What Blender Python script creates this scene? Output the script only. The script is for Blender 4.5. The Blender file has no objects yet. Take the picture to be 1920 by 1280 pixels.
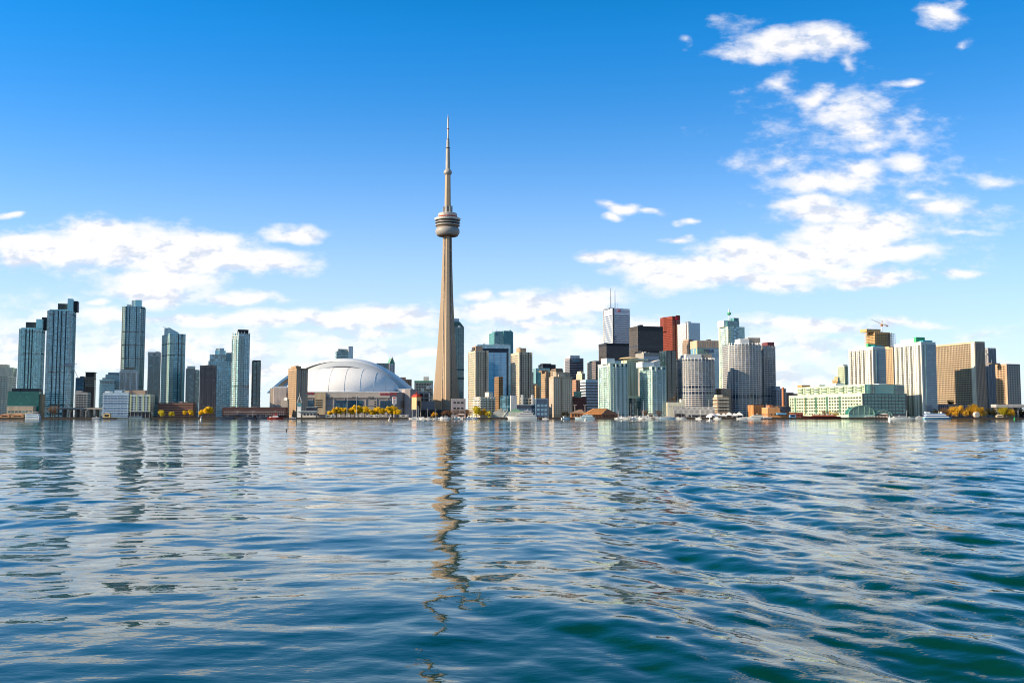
import bpy, math, random
import numpy as np
from mathutils import Vector, Matrix
R = math.radians
random.seed(7)
S = bpy.context.scene
COL = S.collection

# ------------------------------------------------------------------ camera, sky, sun, exposure
F = 1870.0                       # focal length in photograph pixels (1920 wide)
CAMH = 4.0                       # eye height on the ferry deck above the water
HORIZ = 779.5                    # horizon row in the photograph
TH = math.atan((HORIZ - 640) / F)
cam = bpy.data.cameras.new('camera')
cam.sensor_width = 36.0
cam.lens = F / 1920 * 36.0
cam.clip_start = 0.5
cam.clip_end = 40000
camo = bpy.data.objects.new('camera', cam)
COL.objects.link(camo)
camo.location = (0, 0, CAMH)
camo.rotation_euler = (R(90) + TH, 0, 0)
S.camera = camo
S.view_settings.view_transform = 'Standard'
S.view_settings.look = 'None'
S.view_settings.exposure = 0.66
S.cycles.filter_width = 1.05
S.view_settings.gamma = 1.0
SUN_EL = R(25)
SUN_DIR = Vector((-0.966 * math.cos(SUN_EL), -0.258 * math.cos(SUN_EL), math.sin(SUN_EL))).normalized()
sun = bpy.data.lights.new('sun', 'SUN')
sun.energy = 5.0
sun.angle = R(0.5)
sun.color = (1.0, 0.79, 0.55)
suno = bpy.data.objects.new('sun', sun)
COL.objects.link(suno)
suno.rotation_euler = SUN_DIR.to_track_quat('Z', 'Y').to_euler()

def uv_of(px, py):
    v = math.tan(TH + math.atan((640 - py) / F))
    d = math.cos(TH) + v * math.sin(TH)
    return (px - 960) / F * d, v

CLOUDS = [  # patches of the sky: centre and radii in degrees-like picture units, opacity
 (210,470,185,48,1),(330,482,150,42,1),(450,492,125,20,1),(110,478,110,32,1),(60,456,70,18,.9),(300,522,125,26,.95),(300,548,110,22,.9),
 (190,436,110,22,.95),(60,497,50,10,.7),(400,455,90,18,.8),(555,443,56,15,.9),(455,560,66,12,.95),(18,402,22,7,.8),(195,576,26,6,.7),(125,412,20,8,.35),
 (380,600,110,15,.85),(500,598,120,17,.9),(620,598,110,18,.9),(735,600,78,17,.9),(560,628,110,11,.5),(240,598,120,12,.6),
 (250,660,330,45,.52),(620,652,200,26,.6),(785,658,48,10,.75),(60,640,160,60,.45),(700,620,80,10,.6),(520,690,300,26,.5),
 (890,553,32,9,.85),(940,549,40,6,.5),(990,580,130,26,.95),(1085,566,85,22,.95),(920,592,65,13,.85),(1020,612,110,16,.75),(1000,645,140,26,.6),(1105,640,80,26,.6),(850,620,60,12,.4),
 (1130,488,52,13,.95),(1205,500,85,20,1),(1255,520,85,24,1),(1335,512,95,24,1),(1400,472,95,26,.95),(1500,482,135,34,1),(1590,440,120,28,1),(1660,425,85,30,.9),
 (1560,400,95,26,.95),(1520,378,65,16,.9),(1545,336,108,26,1),(1600,316,60,24,.95),(1695,474,75,16,.9),(1640,527,85,13,.85),(1790,516,42,7,.6),(1450,524,95,18,.9),(1590,510,80,14,.7),
 (1762,392,52,16,.75),(1735,370,32,11,.55),(1692,300,38,20,.8),(1630,238,62,26,.8),(1600,200,64,24,.72),(1540,180,32,18,.8),(1695,245,66,34,.5),(1640,268,50,16,.7),(1800,435,70,7,.45),(1860,340,40,12,.35),
 (1480,82,112,26,.8),(1550,72,58,24,.85),(1415,96,64,18,.65),(1375,50,44,12,.5),(1460,152,38,18,.6),(1570,118,16,20,.4),(1772,24,36,26,.8),(1810,96,16,10,.45),(1698,155,28,6,.55),(1450,300,70,16,.4),(1275,84,14,8,.35),
 (1570,250,90,40,.16),(1645,330,90,45,.26),(1700,420,110,50,.26),(1820,400,90,25,.2),
 (1165,390,38,9,.7),(1215,392,34,5,.5),(1280,414,24,7,.7),(1267,446,30,8,.75),(1138,405,14,5,.55),
 (1500,606,105,14,.8),(1570,614,130,16,.8),(1685,608,66,9,.7),(1450,640,120,28,.5),(1560,655,170,24,.45),(1700,690,230,28,.4),(1500,705,170,30,.45),(1850,622,80,12,.4),(1230,620,100,20,.45),
]

def build_world():
    w = bpy.data.worlds.new('World')
    S.world = w
    w.use_nodes = True
    nt = w.node_tree
    N, L = nt.nodes, nt.links
    N.clear()
    def node(t, **k):
        n = N.new(t)
        for a, b in k.items():
            setattr(n, a, b)
        return n
    def math_(op, a, b=None, c=None, clamp=False):
        n = node('ShaderNodeMath', operation=op, use_clamp=clamp)
        for i, x in enumerate((a, b, c)):
            if x is None: continue
            if isinstance(x, (int, float)): n.inputs[i].default_value = x
            else: L.new(x, n.inputs[i])
        return n.outputs[0]
    def vec(op, a, b=None, c=None):
        n = node('ShaderNodeVectorMath', operation=op)
        for i, x in enumerate((a, b, c)):
            if x is None: continue
            if isinstance(x, (tuple, list)): n.inputs[i].default_value = x
            else: L.new(x, n.inputs[i])
        return n.outputs['Value'] if op in ('LENGTH', 'DOT_PRODUCT') else n.outputs['Vector']
    tc = node('ShaderNodeTexCoord')
    g = tc.outputs['Generated']
    sep = node('ShaderNodeSeparateXYZ'); L.new(g, sep.inputs[0])
    # the sky itself: read a little higher up so the blue deepens with height as in a polarised spring sky
    zz = math_('MULTIPLY', math_('MAXIMUM', sep.outputs['Z'], 0.0), SKY_STRETCH)
    cmb = node('ShaderNodeCombineXYZ'); L.new(sep.outputs['X'], cmb.inputs[0]); L.new(sep.outputs['Y'], cmb.inputs[1]); L.new(zz, cmb.inputs[2])
    nrm = vec('NORMALIZE', cmb.outputs[0])
    sky = node('ShaderNodeTexSky', sky_type='NISHITA')
    sky.sun_disc = False
    sky.sun_elevation = SUN_EL
    sky.sun_rotation = math.atan2(SUN_DIR.x, SUN_DIR.y)
    sky.altitude = 0
    sky.air_density = 1.0
    sky.dust_density = 1.6
    sky.ozone_density = 2.2
    L.new(nrm, sky.inputs['Vector'])
    hs = node('ShaderNodeHueSaturation')
    hs.inputs['Hue'].default_value = SKY_HUE
    hs.inputs['Saturation'].default_value = SKY_SAT
    hs.inputs['Value'].default_value = 1.55
    L.new(sky.outputs[0], hs.inputs['Color'])
    # pale haze of the air low over the lake
    hz = math_('DIVIDE', math_('MAXIMUM', sep.outputs['Z'], 0.0), .185)
    hz = math_('POWER', 2.718, math_('MULTIPLY', math_('MULTIPLY', hz, hz), -1.0))
    hzm = node('ShaderNodeMix', data_type='RGBA')
    hi = node('ShaderNodeMapRange', interpolation_type='SMOOTHSTEP')   # the sky overhead is deeper still
    L.new(sep.outputs['Z'], hi.inputs['Value'])
    hi.inputs['From Min'].default_value = .35; hi.inputs['From Max'].default_value = .53
    hm = node('ShaderNodeMix', data_type='RGBA')
    L.new(hi.outputs[0], hm.inputs['Factor']); hm.inputs['A'].default_value = (.66, .97, .95, 1); hm.inputs['B'].default_value = (.30, .46, .32, 1)
    sc = node('ShaderNodeVectorMath', operation='MULTIPLY'); L.new(hs.outputs[0], sc.inputs[0]); L.new(hm.outputs['Result'], sc.inputs[1])
    L.new(math_('MULTIPLY', hz, .93), hzm.inputs['Factor']); L.new(sc.outputs[0], hzm.inputs['A'])
    hzm.inputs['B'].default_value = (.54/SKY_STRENGTH, .60/SKY_STRENGTH, .645/SKY_STRENGTH, 1)
    # gnomonic cloud coordinates on the northern half of the sky
    yc = math_('MAXIMUM', math_('ABSOLUTE', sep.outputs['Y']), 0.08)
    u = math_('DIVIDE', sep.outputs['X'], yc)
    v = math_('DIVIDE', sep.outputs['Z'], yc)
    p = node('ShaderNodeCombineXYZ'); L.new(u, p.inputs[0]); L.new(v, p.inputs[1])
    p = p.outputs[0]
    def noise(scale, detail, rough, mul, off=(0, 0, 0), color=False):
        n = node('ShaderNodeTexNoise')
        n.inputs['Scale'].default_value = scale
        n.inputs['Detail'].default_value = detail
        n.inputs['Roughness'].default_value = rough
        L.new(vec('MULTIPLY_ADD', p, mul, off), n.inputs['Vector'])
        return n.outputs['Color'] if color else n.outputs['Fac']
    warp = vec('SUBTRACT', noise(11, 3, .55, (1, 1.7, 1), (3, 1, 0), True), (.5, .5, .5))
    q = vec('MULTIPLY_ADD', warp, (0.075, 0.034, 0), p)
    acc = None
    for cx, cy, rx, ry, amp in CLOUDS:
        if cy < 345: amp *= .84        # the high ones are thin
        cu, cv = uv_of(cx, cy)
        ru, rv = rx / F * 1.3, ry / F * 1.45
        e = vec('LENGTH', vec('MULTIPLY_ADD', q, (1 / ru, 1 / rv, 0), (-cu / ru, -cv / rv, 0)))
        t = math_('MULTIPLY_ADD', e, -amp, amp)
        acc = t if acc is None else math_('SMOOTH_MAX', acc, t, 0.12)
    def dens_at(off, det):
        fine = noise(32, det, .62, (1, 2.0, 1), off)
        mid = noise(10, min(5, det), .6, (1, 2.2, 1), (7 + off[0], 3 + off[1]*1.1, 0))
        d = math_('MULTIPLY_ADD', fine, 1.5, -0.76)
        return math_('ADD', d, math_('MULTIPLY_ADD', mid, 1.1, -0.55)), fine, mid
    n0, fine, mid = dens_at((0, 0, 0), 9)
    na, _, _ = dens_at((0, 0, 0), 3)
    nb, _, _ = dens_at((-.009, .024, 0), 3)
    dens = math_('ADD', math_('MULTIPLY', acc, 1.42), n0)
    mr = node('ShaderNodeMapRange', interpolation_type='SMOOTHSTEP')
    L.new(dens, mr.inputs['Value'])
    mr.inputs['From Min'].default_value = -0.12
    mr.inputs['From Max'].default_value = 0.86
    mr.inputs['To Max'].default_value = 0.96
    front = math_('MULTIPLY_ADD', sep.outputs['Y'], 12, 0.2, clamp=True)
    alpha = math_('MULTIPLY', mr.outputs[0], front)
    # clouds behind the viewer: loose fields from noise alone
    back = node('ShaderNodeMapRange', interpolation_type='SMOOTHSTEP')
    L.new(math_('ADD', mid, math_('MULTIPLY', fine, .4)), back.inputs['Value'])
    back.inputs['From Min'].default_value = .72
    back.inputs['From Max'].default_value = .9
    ba = math_('MULTIPLY', back.outputs[0], math_('MULTIPLY_ADD', sep.outputs['Y'], -12, 0.0, clamp=True))
    ba = math_('MULTIPLY', ba, math_('MULTIPLY', sep.outputs['Z'], 6, clamp=True))
    alpha = math_('ADD', alpha, math_('MULTIPLY', ba, .8), clamp=True)
    # body shading of the clouds: thin lavender-grey undersides, white tops
    relief = math_('MULTIPLY', math_('SUBTRACT', na, nb), 1.1)
    shade = noise(13, 4, .55, (1, 3.0, 1), (1.3, 5.12, 0))
    ms = node('ShaderNodeMapRange', interpolation_type='SMOOTHSTEP')
    L.new(math_('ADD', math_('ADD', shade, relief), math_('MULTIPLY', acc, 0.12)), ms.inputs['Value'])
    ms.inputs['From Min'].default_value = .14
    ms.inputs['From Max'].default_value = .57
    cc = node('ShaderNodeMix', data_type='RGBA')
    L.new(ms.outputs[0], cc.inputs['Factor'])
    k = 0.66 / SKY_STRENGTH
    cc.inputs['A'].default_value = (.70 * k, .76 * k, .88 * k, 1)
    cc.inputs['B'].default_value = (1.02 * k, 1.0 * k, 1.0 * k, 1)
    mx = node('ShaderNodeMix', data_type='RGBA')
    L.new(alpha, mx.inputs['Factor']); L.new(hzm.outputs['Result'], mx.inputs['A']); L.new(cc.outputs['Result'], mx.inputs['B'])
    bg = node('ShaderNodeBackground')
    bg.inputs['Strength'].default_value = SKY_STRENGTH
    L.new(mx.outputs['Result'], bg.inputs['Color'])
    out = node('ShaderNodeOutputWorld')
    L.new(bg.outputs[0], out.inputs['Surface'])
    w.cycles.sampling_method = 'MANUAL'
    w.cycles.sample_map_resolution = 512

SKY_STRETCH = 2.3
SKY_HUE = 0.5
SKY_SAT = 1.78
SKY_STRENGTH = 0.15
build_world()

# ------------------------------------------------------------------ helpers
def zt(py, Y):                      # height of a picture row seen at depth Y
    return CAMH + Y * math.tan(TH + math.atan((640 - py) / F))
def X_at(px, Y, z=2.0):
    return (px - 960) / F * (Y * math.cos(TH) + (z - CAMH) * math.sin(TH))
def at(px, Y, z=2.0):
    return Vector((X_at(px, Y, z), Y, z))
def mpp(Y):                          # metres per photograph pixel at depth Y
    return Y / F

class MB:
    def __init__(s): s.v, s.f = [], []
    def add(s, vs, fs):
        o = len(s.v); s.v += [tuple(v) for v in vs]; s.f += [tuple(i + o for i in f) for f in fs]; return s
    def box(s, x0, x1, y0, y1, z0, z1):
        return s.add([(x0,y0,z0),(x1,y0,z0),(x1,y1,z0),(x0,y1,z0),(x0,y0,z1),(x1,y0,z1),(x1,y1,z1),(x0,y1,z1)],
                     [(3,2,1,0),(4,5,6,7),(0,1,5,4),(1,2,6,5),(2,3,7,6),(3,0,4,7)])
    def prism(s, poly, z0, z1, top=None):
        n = len(poly); top = top or poly
        return s.add([(p[0],p[1],z0) for p in poly] + [(p[0],p[1],z1) for p in top],
                     [tuple(reversed(range(n))), tuple(range(n, 2*n))] + [(i,(i+1)%n,n+(i+1)%n,n+i) for i in range(n)])
    def lathe(s, prof, n=24, c=(0,0)):
        vs, fs = [], []
        for r, z in prof:
            for i in range(n):
                a = 2*math.pi*i/n; vs.append((c[0]+r*math.cos(a), c[1]+r*math.sin(a), z))
        m = len(prof)
        for j in range(m-1):
            for i in range(n):
                k = (i+1) % n; fs.append((j*n+i, j*n+k, (j+1)*n+k, (j+1)*n+i))
        fs.append(tuple(reversed(range(n)))); fs.append(tuple(range((m-1)*n, m*n)))
        return s.add(vs, fs)
    def tube(s, a, b, r0, r1=None, n=6):
        a, b = Vector(a), Vector(b); r1 = r0 if r1 is None else r1
        d = (b-a).normalized(); q = d.orthogonal().normalized(); w = d.cross(q)
        vs = []
        for c, r in ((a, r0), (b, r1)):
            for i in range(n):
                t = 2*math.pi*i/n; vs.append(c + (q*math.cos(t) + w*math.sin(t))*r)
        return s.add(vs, [(i,(i+1)%n,n+(i+1)%n,n+i) for i in range(n)] + [tuple(reversed(range(n))), tuple(range(n,2*n))])
    def mesh(s, name, mat, smooth=False):
        m = bpy.data.meshes.new(name); m.from_pydata(s.v, [], s.f)
        if mat: m.materials.append(mat)
        if smooth: m.polygons.foreach_set('use_smooth', [True]*len(m.polygons))
        m.update(); return m
    def obj(s, name, mat, parent=None, loc=(0,0,0), rot=0, smooth=False):
        o = bpy.data.objects.new(name, s.mesh(name, mat, smooth)); COL.objects.link(o)
        o.parent = parent; o.location = loc; o.rotation_euler = (0,0,rot); return o

def tag(o, label=None, cat=None, group=None, kind=None):
    if label: o['label'] = label
    if cat: o['category'] = cat
    if group: o['group'] = group
    if kind: o['kind'] = kind
    return o
def thing(name, label, cat, loc=(0,0,0), rot=0, group=None):
    o = bpy.data.objects.new(name, None); COL.objects.link(o)
    o.location = loc; o.rotation_euler = (0,0,rot); o.empty_display_size = 1
    return tag(o, label, cat, group)
def clone(o, parent, loc, rot=None):
    c = o.copy(); COL.objects.link(c); c.parent = parent; c.location = loc
    if rot is not None: c.rotation_euler = (0,0,rot)
    return c
KIDS = {}
def dup(root, loc, rot, label=None, group=None, scale=None):
    r = root.copy(); COL.objects.link(r); r.location = loc; r.rotation_euler = (0,0,rot)
    if scale: r.scale = (scale,)*3
    if label: r['label'] = label
    if group: r['group'] = group
    for ch in list(root.children):
        c = ch.copy(); COL.objects.link(c); c.parent = r
        for g in list(ch.children):
            d = g.copy(); COL.objects.link(d); d.parent = c
    return r

# ------------------------------------------------------------------ materials
MATS = {}
def _mat(name):
    m = bpy.data.materials.new(name); m.use_nodes = True
    nt = m.node_tree; return m, nt, nt.nodes['Principled BSDF']
def wall(c, rough=.85, var=.16, sc=.09, streak=.25, spec=.3, metal=0.0):
    key = ('w', c, rough, var, sc, metal)
    if key in MATS: return MATS[key]
    m, nt, b = _mat('wall_surface')
    tc = nt.nodes.new('ShaderNodeTexCoord'); mp = nt.nodes.new('ShaderNodeMapping')
    mp.inputs['Scale'].default_value = (sc*3, sc*3, sc*streak*3)
    nt.links.new(tc.outputs['Object'], mp.inputs[0])
    n = nt.nodes.new('ShaderNodeTexNoise'); n.inputs['Scale'].default_value = 1; n.inputs['Detail'].default_value = 5
    nt.links.new(mp.outputs[0], n.inputs['Vector'])
    r = nt.nodes.new('ShaderNodeMix'); r.data_type = 'RGBA'
    r.inputs['A'].default_value = tuple(x*(1-var) for x in c)+(1,); r.inputs['B'].default_value = tuple(min(.9, x*(1+var)) for x in c)+(1,)
    mr = nt.nodes.new('ShaderNodeMapRange'); mr.inputs['From Min'].default_value = .3; mr.inputs['From Max'].default_value = .7
    nt.links.new(n.outputs['Fac'], mr.inputs['Value']); nt.links.new(mr.outputs[0], r.inputs['Factor'])
    nt.links.new(r.outputs['Result'], b.inputs['Base Color'])
    b.inputs['Roughness'].default_value = rough; b.inputs['Specular IOR Level'].default_value = spec; b.inputs['Metallic'].default_value = metal
    MATS[key] = m; return m
def glass(c, bright=None, cell=(3.0, 3.0, 3.1), ior=1.8, rough=.08, frac=.25):
    """window glass: coloured, reflecting, with single panes paler where blinds are drawn"""
    bright = bright or tuple(min(.6, x*3+.05) for x in c)
    key = ('g', c, bright, cell, ior, frac)
    if key in MATS: return MATS[key]
    m, nt, b = _mat('window_glass')
    ge = nt.nodes.new('ShaderNodeNewGeometry')
    dv = nt.nodes.new('ShaderNodeVectorMath'); dv.operation = 'DIVIDE'; dv.inputs[1].default_value = cell
    nt.links.new(ge.outputs['Position'], dv.inputs[0])
    fl = nt.nodes.new('ShaderNodeVectorMath'); fl.operation = 'FLOOR'; nt.links.new(dv.outputs[0], fl.inputs[0])
    wn = nt.nodes.new('ShaderNodeTexWhiteNoise'); wn.noise_dimensions = '3D'; nt.links.new(fl.outputs[0], wn.inputs['Vector'])
    mr = nt.nodes.new('ShaderNodeMapRange'); mr.inputs['From Min'].default_value = 1-frac; mr.inputs['From Max'].default_value = 1
    nt.links.new(wn.outputs['Value'], mr.inputs['Value'])
    r = nt.nodes.new('ShaderNodeMix'); r.data_type = 'RGBA'
    r.inputs['A'].default_value = tuple(c)+(1,); r.inputs['B'].default_value = tuple(bright)+(1,)
    nt.links.new(mr.outputs[0], r.inputs['Factor']); nt.links.new(r.outputs['Result'], b.inputs['Base Color'])
    b.inputs['Roughness'].default_value = rough; b.inputs['IOR'].default_value = ior; b.inputs['Specular IOR Level'].default_value = .5
    # panes are never perfectly flat
    bp = nt.nodes.new('ShaderNodeBump'); bp.inputs['Strength'].default_value = .04; bp.inputs['Distance'].default_value = .4
    nt.links.new(wn.outputs['Value'], bp.inputs['Height'])
    MATS[key] = m; return m
def plain(c, rough=.5, metal=0.0, spec=.5):
    return wall(c, rough, .06, .5, 1.0, spec, metal)

# ------------------------------------------------------------------ building kit
PHI = 17.0
RG = random.Random(5)
class Bld:
    """a building: an Empty at the centre of its base, local x along the front, local y away from the lake"""
    def __init__(s, name, label, cat, l, c, r, top, Y, phi=PHI, depth=None, z0=2.0, shape='rect', ch=0.0, group=None, wmin=None):
        ph = R(phi); z1 = zt(top, Y); ct, st = math.cos(TH), math.sin(TH)
        d = Y*ct + (z1-CAMH)*st
        Xc = (c-960)/F*d
        fr = (math.cos(ph), math.sin(ph)); sd = (-math.sin(ph), math.cos(ph))
        def solve(px, v):
            m = (px-960)/F
            den = v[0] - m*v[1]*ct
            return (m*d - Xc)/den if abs(den) > 1e-4 else -1
        mode_l = abs(r-c) >= abs(c-l)
        if shape == 'L': mode_l = True          # the long side runs away from the lake
        if shape == 'Rr': mode_l = False
        if mode_l:
            W = solve(r, fr); D = solve(l, sd) if c-l > .5 else 0
        else:
            W = -solve(l, fr); D = solve(r, sd) if r-c > .5 else 0
        if depth: D = depth
        elif D < 6 or D > 220: D = max(14, min(40, W*.9))
        s.W, s.D, s.z0, s.z1, s.H = W, D, z0, z1, z1-z0
        ax, ay = (0.5 if mode_l else -0.5)*W, 0.5*D
        cx = Xc + fr[0]*ax + sd[0]*ay; cy = Y + fr[1]*ax + sd[1]*ay
        s.phi = ph; s.Y = Y
        s.root = thing(name, label, cat, (cx, cy, z0), ph, group)
        s.fl, s.frt = (c, r) if mode_l else (l, c)
        w, e = W/2, D/2
        if shape == 'cham' or ch:
            k = ch or min(W, D)*.18
            s.poly = [(-w+k,-e),(w-k,-e),(w,-e+k),(w,e-k),(w-k,e),(-w+k,e),(-w,e-k),(-w,-e+k)]
        elif shape == 'round':
            n = 14; pts = []
            for i in range(n+1):
                a = math.pi*(1+i/n); pts.append((w*math.cos(a), -e*.2 + e*.8*math.sin(a)))
            s.poly = pts + [(w, e), (-w, e)]
        else:
            s.poly = [(-w,-e),(w,-e),(w,e),(-w,e)]
        mw = s.root.matrix_basis
        s.cs, s.sn, s.c0 = math.cos(ph), math.sin(ph), (cx, cy)
    def fx(s, px): return -s.W/2 + s.W*(px-s.fl)/(s.frt-s.fl)
    def lz(s, py): return zt(py, s.Y) - s.z0
    def off(s, e, poly=None):
        P = poly or s.poly; n = len(P); out = []
        for i in range(n):
            a, b, c = Vector(P[i-1]), Vector(P[i]), Vector(P[(i+1)%n])
            d1 = (b-a).normalized(); d2 = (c-b).normalized()
            n1 = Vector((d1.y,-d1.x)); n2 = Vector((d2.y,-d2.x))
            bis = (n1+n2); bis = bis/ max(.2, (1+n1.dot(n2)))
            out.append(tuple(b + bis*e))
        return out
    def body(s, mat, name='wall', z0=0, z1=None, e=0, poly=None):
        s.main = MB().prism(s.off(e, poly) if e else (poly or s.poly), z0, s.H if z1 is None else z1).obj(name, mat, s.root)
        return s.main
    def rings(s, name, mat, h, e, fl, first=None, last=None, poly=None, maxn=100):
        """one ring per storey, each its own part"""
        first = fl*.5 if first is None else first; last = s.H-.2 if last is None else last
        P = s.off(e, poly) ; o = None; z = first; k = 0
        me = MB().prism(P, 0, h).mesh(name, mat)
        while z + h <= last and k < maxn:
            if name in ('floor_band', 'balcony_band') and RG.random() < .04: z += fl; k += 1; continue
            q = bpy.data.objects.new(name, me); COL.objects.link(q); q.parent = s.root; q.location = (0,0,z)
            z += fl; k += 1
    def edges(s, poly=None, tol=.02):
        """edges whose outside can be seen from the lake: start, unit direction, length, normal"""
        P = poly or s.poly; out = []
        for i in range(len(P)):
            a, b = Vector(P[i]), Vector(P[(i+1)%len(P)]); d = b-a; Ln = d.length; d = d/Ln
            nrm = Vector((d.y,-d.x)); mid = (a+b)/2
            wn = Vector((nrm.x*s.cs-nrm.y*s.sn, nrm.x*s.sn+nrm.y*s.cs))
            wm = Vector((mid.x*s.cs-mid.y*s.sn+s.c0[0], mid.x*s.sn+mid.y*s.cs+s.c0[1]))
            if wn.dot(-wm.normalized()) > tol: out.append((a, d, Ln, nrm, wn.dot(-wm.normalized())))
        return out
    def fins(s, mat, pitch, w=.5, e=.35, z0=0, z1=None, name='mullion_grid', only=None, poly=None, at_=None):
        z1 = s.H if z1 is None else z1; mb = MB()
        for k, (a, d, Ln, nr, vis) in enumerate(s.edges(poly)):
            if only is not None and k not in only: continue
            n = max(1, round(Ln/pitch)); us = [Ln*i/n for i in range(n+1)] if at_ is None else [Ln*t for t in at_]
            for u in us:
                c = a + d*min(max(u, w/2), Ln-w/2)
                q = [c-d*w/2+nr*e, c+d*w/2+nr*e, c+d*w/2-nr*.2, c-d*w/2-nr*.2]
                mb.prism([(p.x,p.y) for p in reversed(q)], z0, z1)
        if mb.v: return mb.obj(name, mat, s.root)
    def windows(s, mat, pitch, w, h, fl, z0=2.5, z1=None, e=.05, cap=100, only=None, name='window', poly=None, margin=1.2, skip=None, pos=None, frame=None):
        z1 = s.H-1.5 if z1 is None else z1; sp = []
        for k, (a, d, Ln, nr, vis) in enumerate(s.edges(poly)):
            if only is not None and k not in only: continue
            n = int((Ln-2*margin+pitch-w)/pitch) if pos is None else len(pos)
            if n < 1: continue
            for i in range(n):
                u = Ln/2 + (i-(n-1)/2)*pitch if pos is None else pos[i]*Ln
                z = z0
                while z + h <= z1:
                    if not (skip and skip(i, n, z)):
                        c = a + d*u + nr*e
                        sp.append((c.x, c.y, z, math.atan2(d.y, d.x), vis))
                    z += fl
        if not sp: return
        sp.sort(key=lambda q: (-round(q[4], 2), -q[2]))
        me = MB().box(-w/2, w/2, -.06, .3, 0, h).mesh(name, mat)
        for x, y, z, r, _ in sp[:cap]:
            q = bpy.data.objects.new(name, me); COL.objects.link(q); q.parent = s.root; q.location = (x, y, z); q.rotation_euler = (0,0,r)
        if len(sp) > cap:
            mb = MB()
            for x, y, z, r, _ in sp[cap:]:
                c_, s_ = math.cos(r), math.sin(r)
                t = MB().box(-w/2, w/2, -.06, .3, 0, h)
                mb.add([(x+p[0]*c_-p[1]*s_, y+p[0]*s_+p[1]*c_, z+p[2]) for p in t.v], t.f)
            tag(mb.obj(name, mat, s.root), kind='stuff')
    def balconies(s, slab, pos, w, fl, z0=3, z1=None, out=1.5, only=None, rail=None, cap=100, h=1.15, name='balcony', ztop=None):
        """projecting slab with parapet, one object per balcony"""
        z1 = s.H-3 if z1 is None else z1
        mb = MB().box(-w/2, w/2, -out, .1, 0, .22).box(-w/2, w/2, -out, -out+.12, .22, h).box(-w/2, -w/2+.1, -out+.12, .1, .22, h).box(w/2-.1, w/2, -out+.12, .1, .22, h)
        me = mb.mesh(name, slab); cnt = 0; extra = MB()
        for k, (a, d, Ln, nr, vis) in enumerate(s.edges()):
            if only is not None and k not in only: continue
            ps = pos.get(k) if isinstance(pos, dict) else pos
            for t in ps or ():
                z = z1 - 3 if ztop is None else ztop
                while z >= z0:
                    c = a + d*(t*Ln)
                    r = math.atan2(d.y, d.x)
                    if cnt < cap:
                        q = bpy.data.objects.new(name, me); COL.objects.link(q); q.parent = s.root; q.location = (c.x, c.y, z); q.rotation_euler = (0,0,r)
                    else:
                        c_, s_ = math.cos(r), math.sin(r)
                        extra.add([(c.x+p[0]*c_-p[1]*s_, c.y+p[0]*s_+p[1]*c_, z+p[2]) for p in mb.v], mb.f)
                    cnt += 1; z -= fl
        if extra.v: tag(extra.obj(name, slab, s.root), kind='stuff')
    def cap(s, mat, pl, pr, top, name='penthouse', d0=.25, d1=.85, base=None, par=None):
        """a roof block between two picture columns of the front, up to a picture row"""
        x0, x1 = s.fx(pl), s.fx(pr); y0, y1 = -s.D/2+s.D*d0, -s.D/2+s.D*d1
        zb = s.H if base is None else base
        return MB().box(x0, x1, y0, y1, zb, s.lz(top)).obj(name, mat, par or s.root)
    def parapet(s, mat, h=1.2, t=.35, name='parapet', poly=None, z=None):
        P = s.off(.12, poly); Q = s.off(-t, poly); n = len(P); z = s.H if z is None else z
        mb = MB(); z1 = z+h
        vs = [(p[0],p[1],z) for p in P]+[(p[0],p[1],z1) for p in P]+[(p[0],p[1],z1) for p in Q]+[(p[0],p[1],z) for p in Q]
        fs = []
        for i in range(n):
            k = (i+1)%n
            fs += [(i,k,n+k,n+i),(n+i,n+k,2*n+k,2*n+i),(2*n+i,2*n+k,3*n+k,3*n+i),(3*n+i,3*n+k,k,i)]
        mb.add(vs, fs); return mb.obj(name, mat, s.root)
    def roof_gear(s, mat, n=4, hmax=3.0, seed=1, z=None):
        rr = random.Random(seed); z = s.H if z is None else z
        for i in range(n):
            x = rr.uniform(-.38,.38)*s.W; y = rr.uniform(-.35,.2)*s.D; a, b, h = rr.uniform(1,3), rr.uniform(1,3), rr.uniform(1.2,hmax)
            MB().box(x-a,x+a,y-b,y+b,z,z+h).box(x-a*.8,x+a*.8,y-b*.8,y+b*.8,z+h,z+h+.25).obj('rooftop_unit', mat, s.root)
    def mast(s, mat, px, top, r=.25, frac=.5, base=None, name='antenna'):
        x = s.fx(px); y = -s.D/2+s.D*frac; zb = s.H if base is None else base
        return MB().tube((x,y,zb),(x,y,s.lz(top)),r,r*.4).obj(name, mat, s.root)

# colours: real-world base colours
CONC = wall((.40,.37,.33)); CONC_D = wall((.24,.23,.22)); CONC_L = wall((.58,.55,.50))
WHITE = wall((.78,.77,.74), .7, .05); CREAM = wall((.72,.68,.52), .75, .08); LIME = wall((.66,.71,.52), .75, .09)
BEIGE = wall((.46,.38,.28)); TAN = wall((.40,.30,.20)); BROWN = wall((.26,.19,.14)); DBROWN = wall((.12,.09,.075))
PURPB = wall((.25,.18,.16)); BRICK = wall((.33,.15,.085)); ORANGE = wall((.58,.27,.11)); RED = wall((.22,.046,.028), .6)
BLACK = wall((.022,.022,.026), .5, .1); DARK = wall((.055,.058,.065), .6); GREYB = wall((.30,.33,.37)); STEEL = plain((.45,.46,.48), .4, .7)
NAVY = wall((.03,.045,.08), .5); MET = plain((.62,.63,.65), .35, .6); MAROON = wall((.13,.05,.05))
TEALW = wall((.10,.26,.28), .5); PALEG = wall((.50,.60,.60), .6, .06); GREENR = wall((.10,.32,.22), .6); BLUEW = wall((.40,.52,.62), .6, .08)
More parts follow.
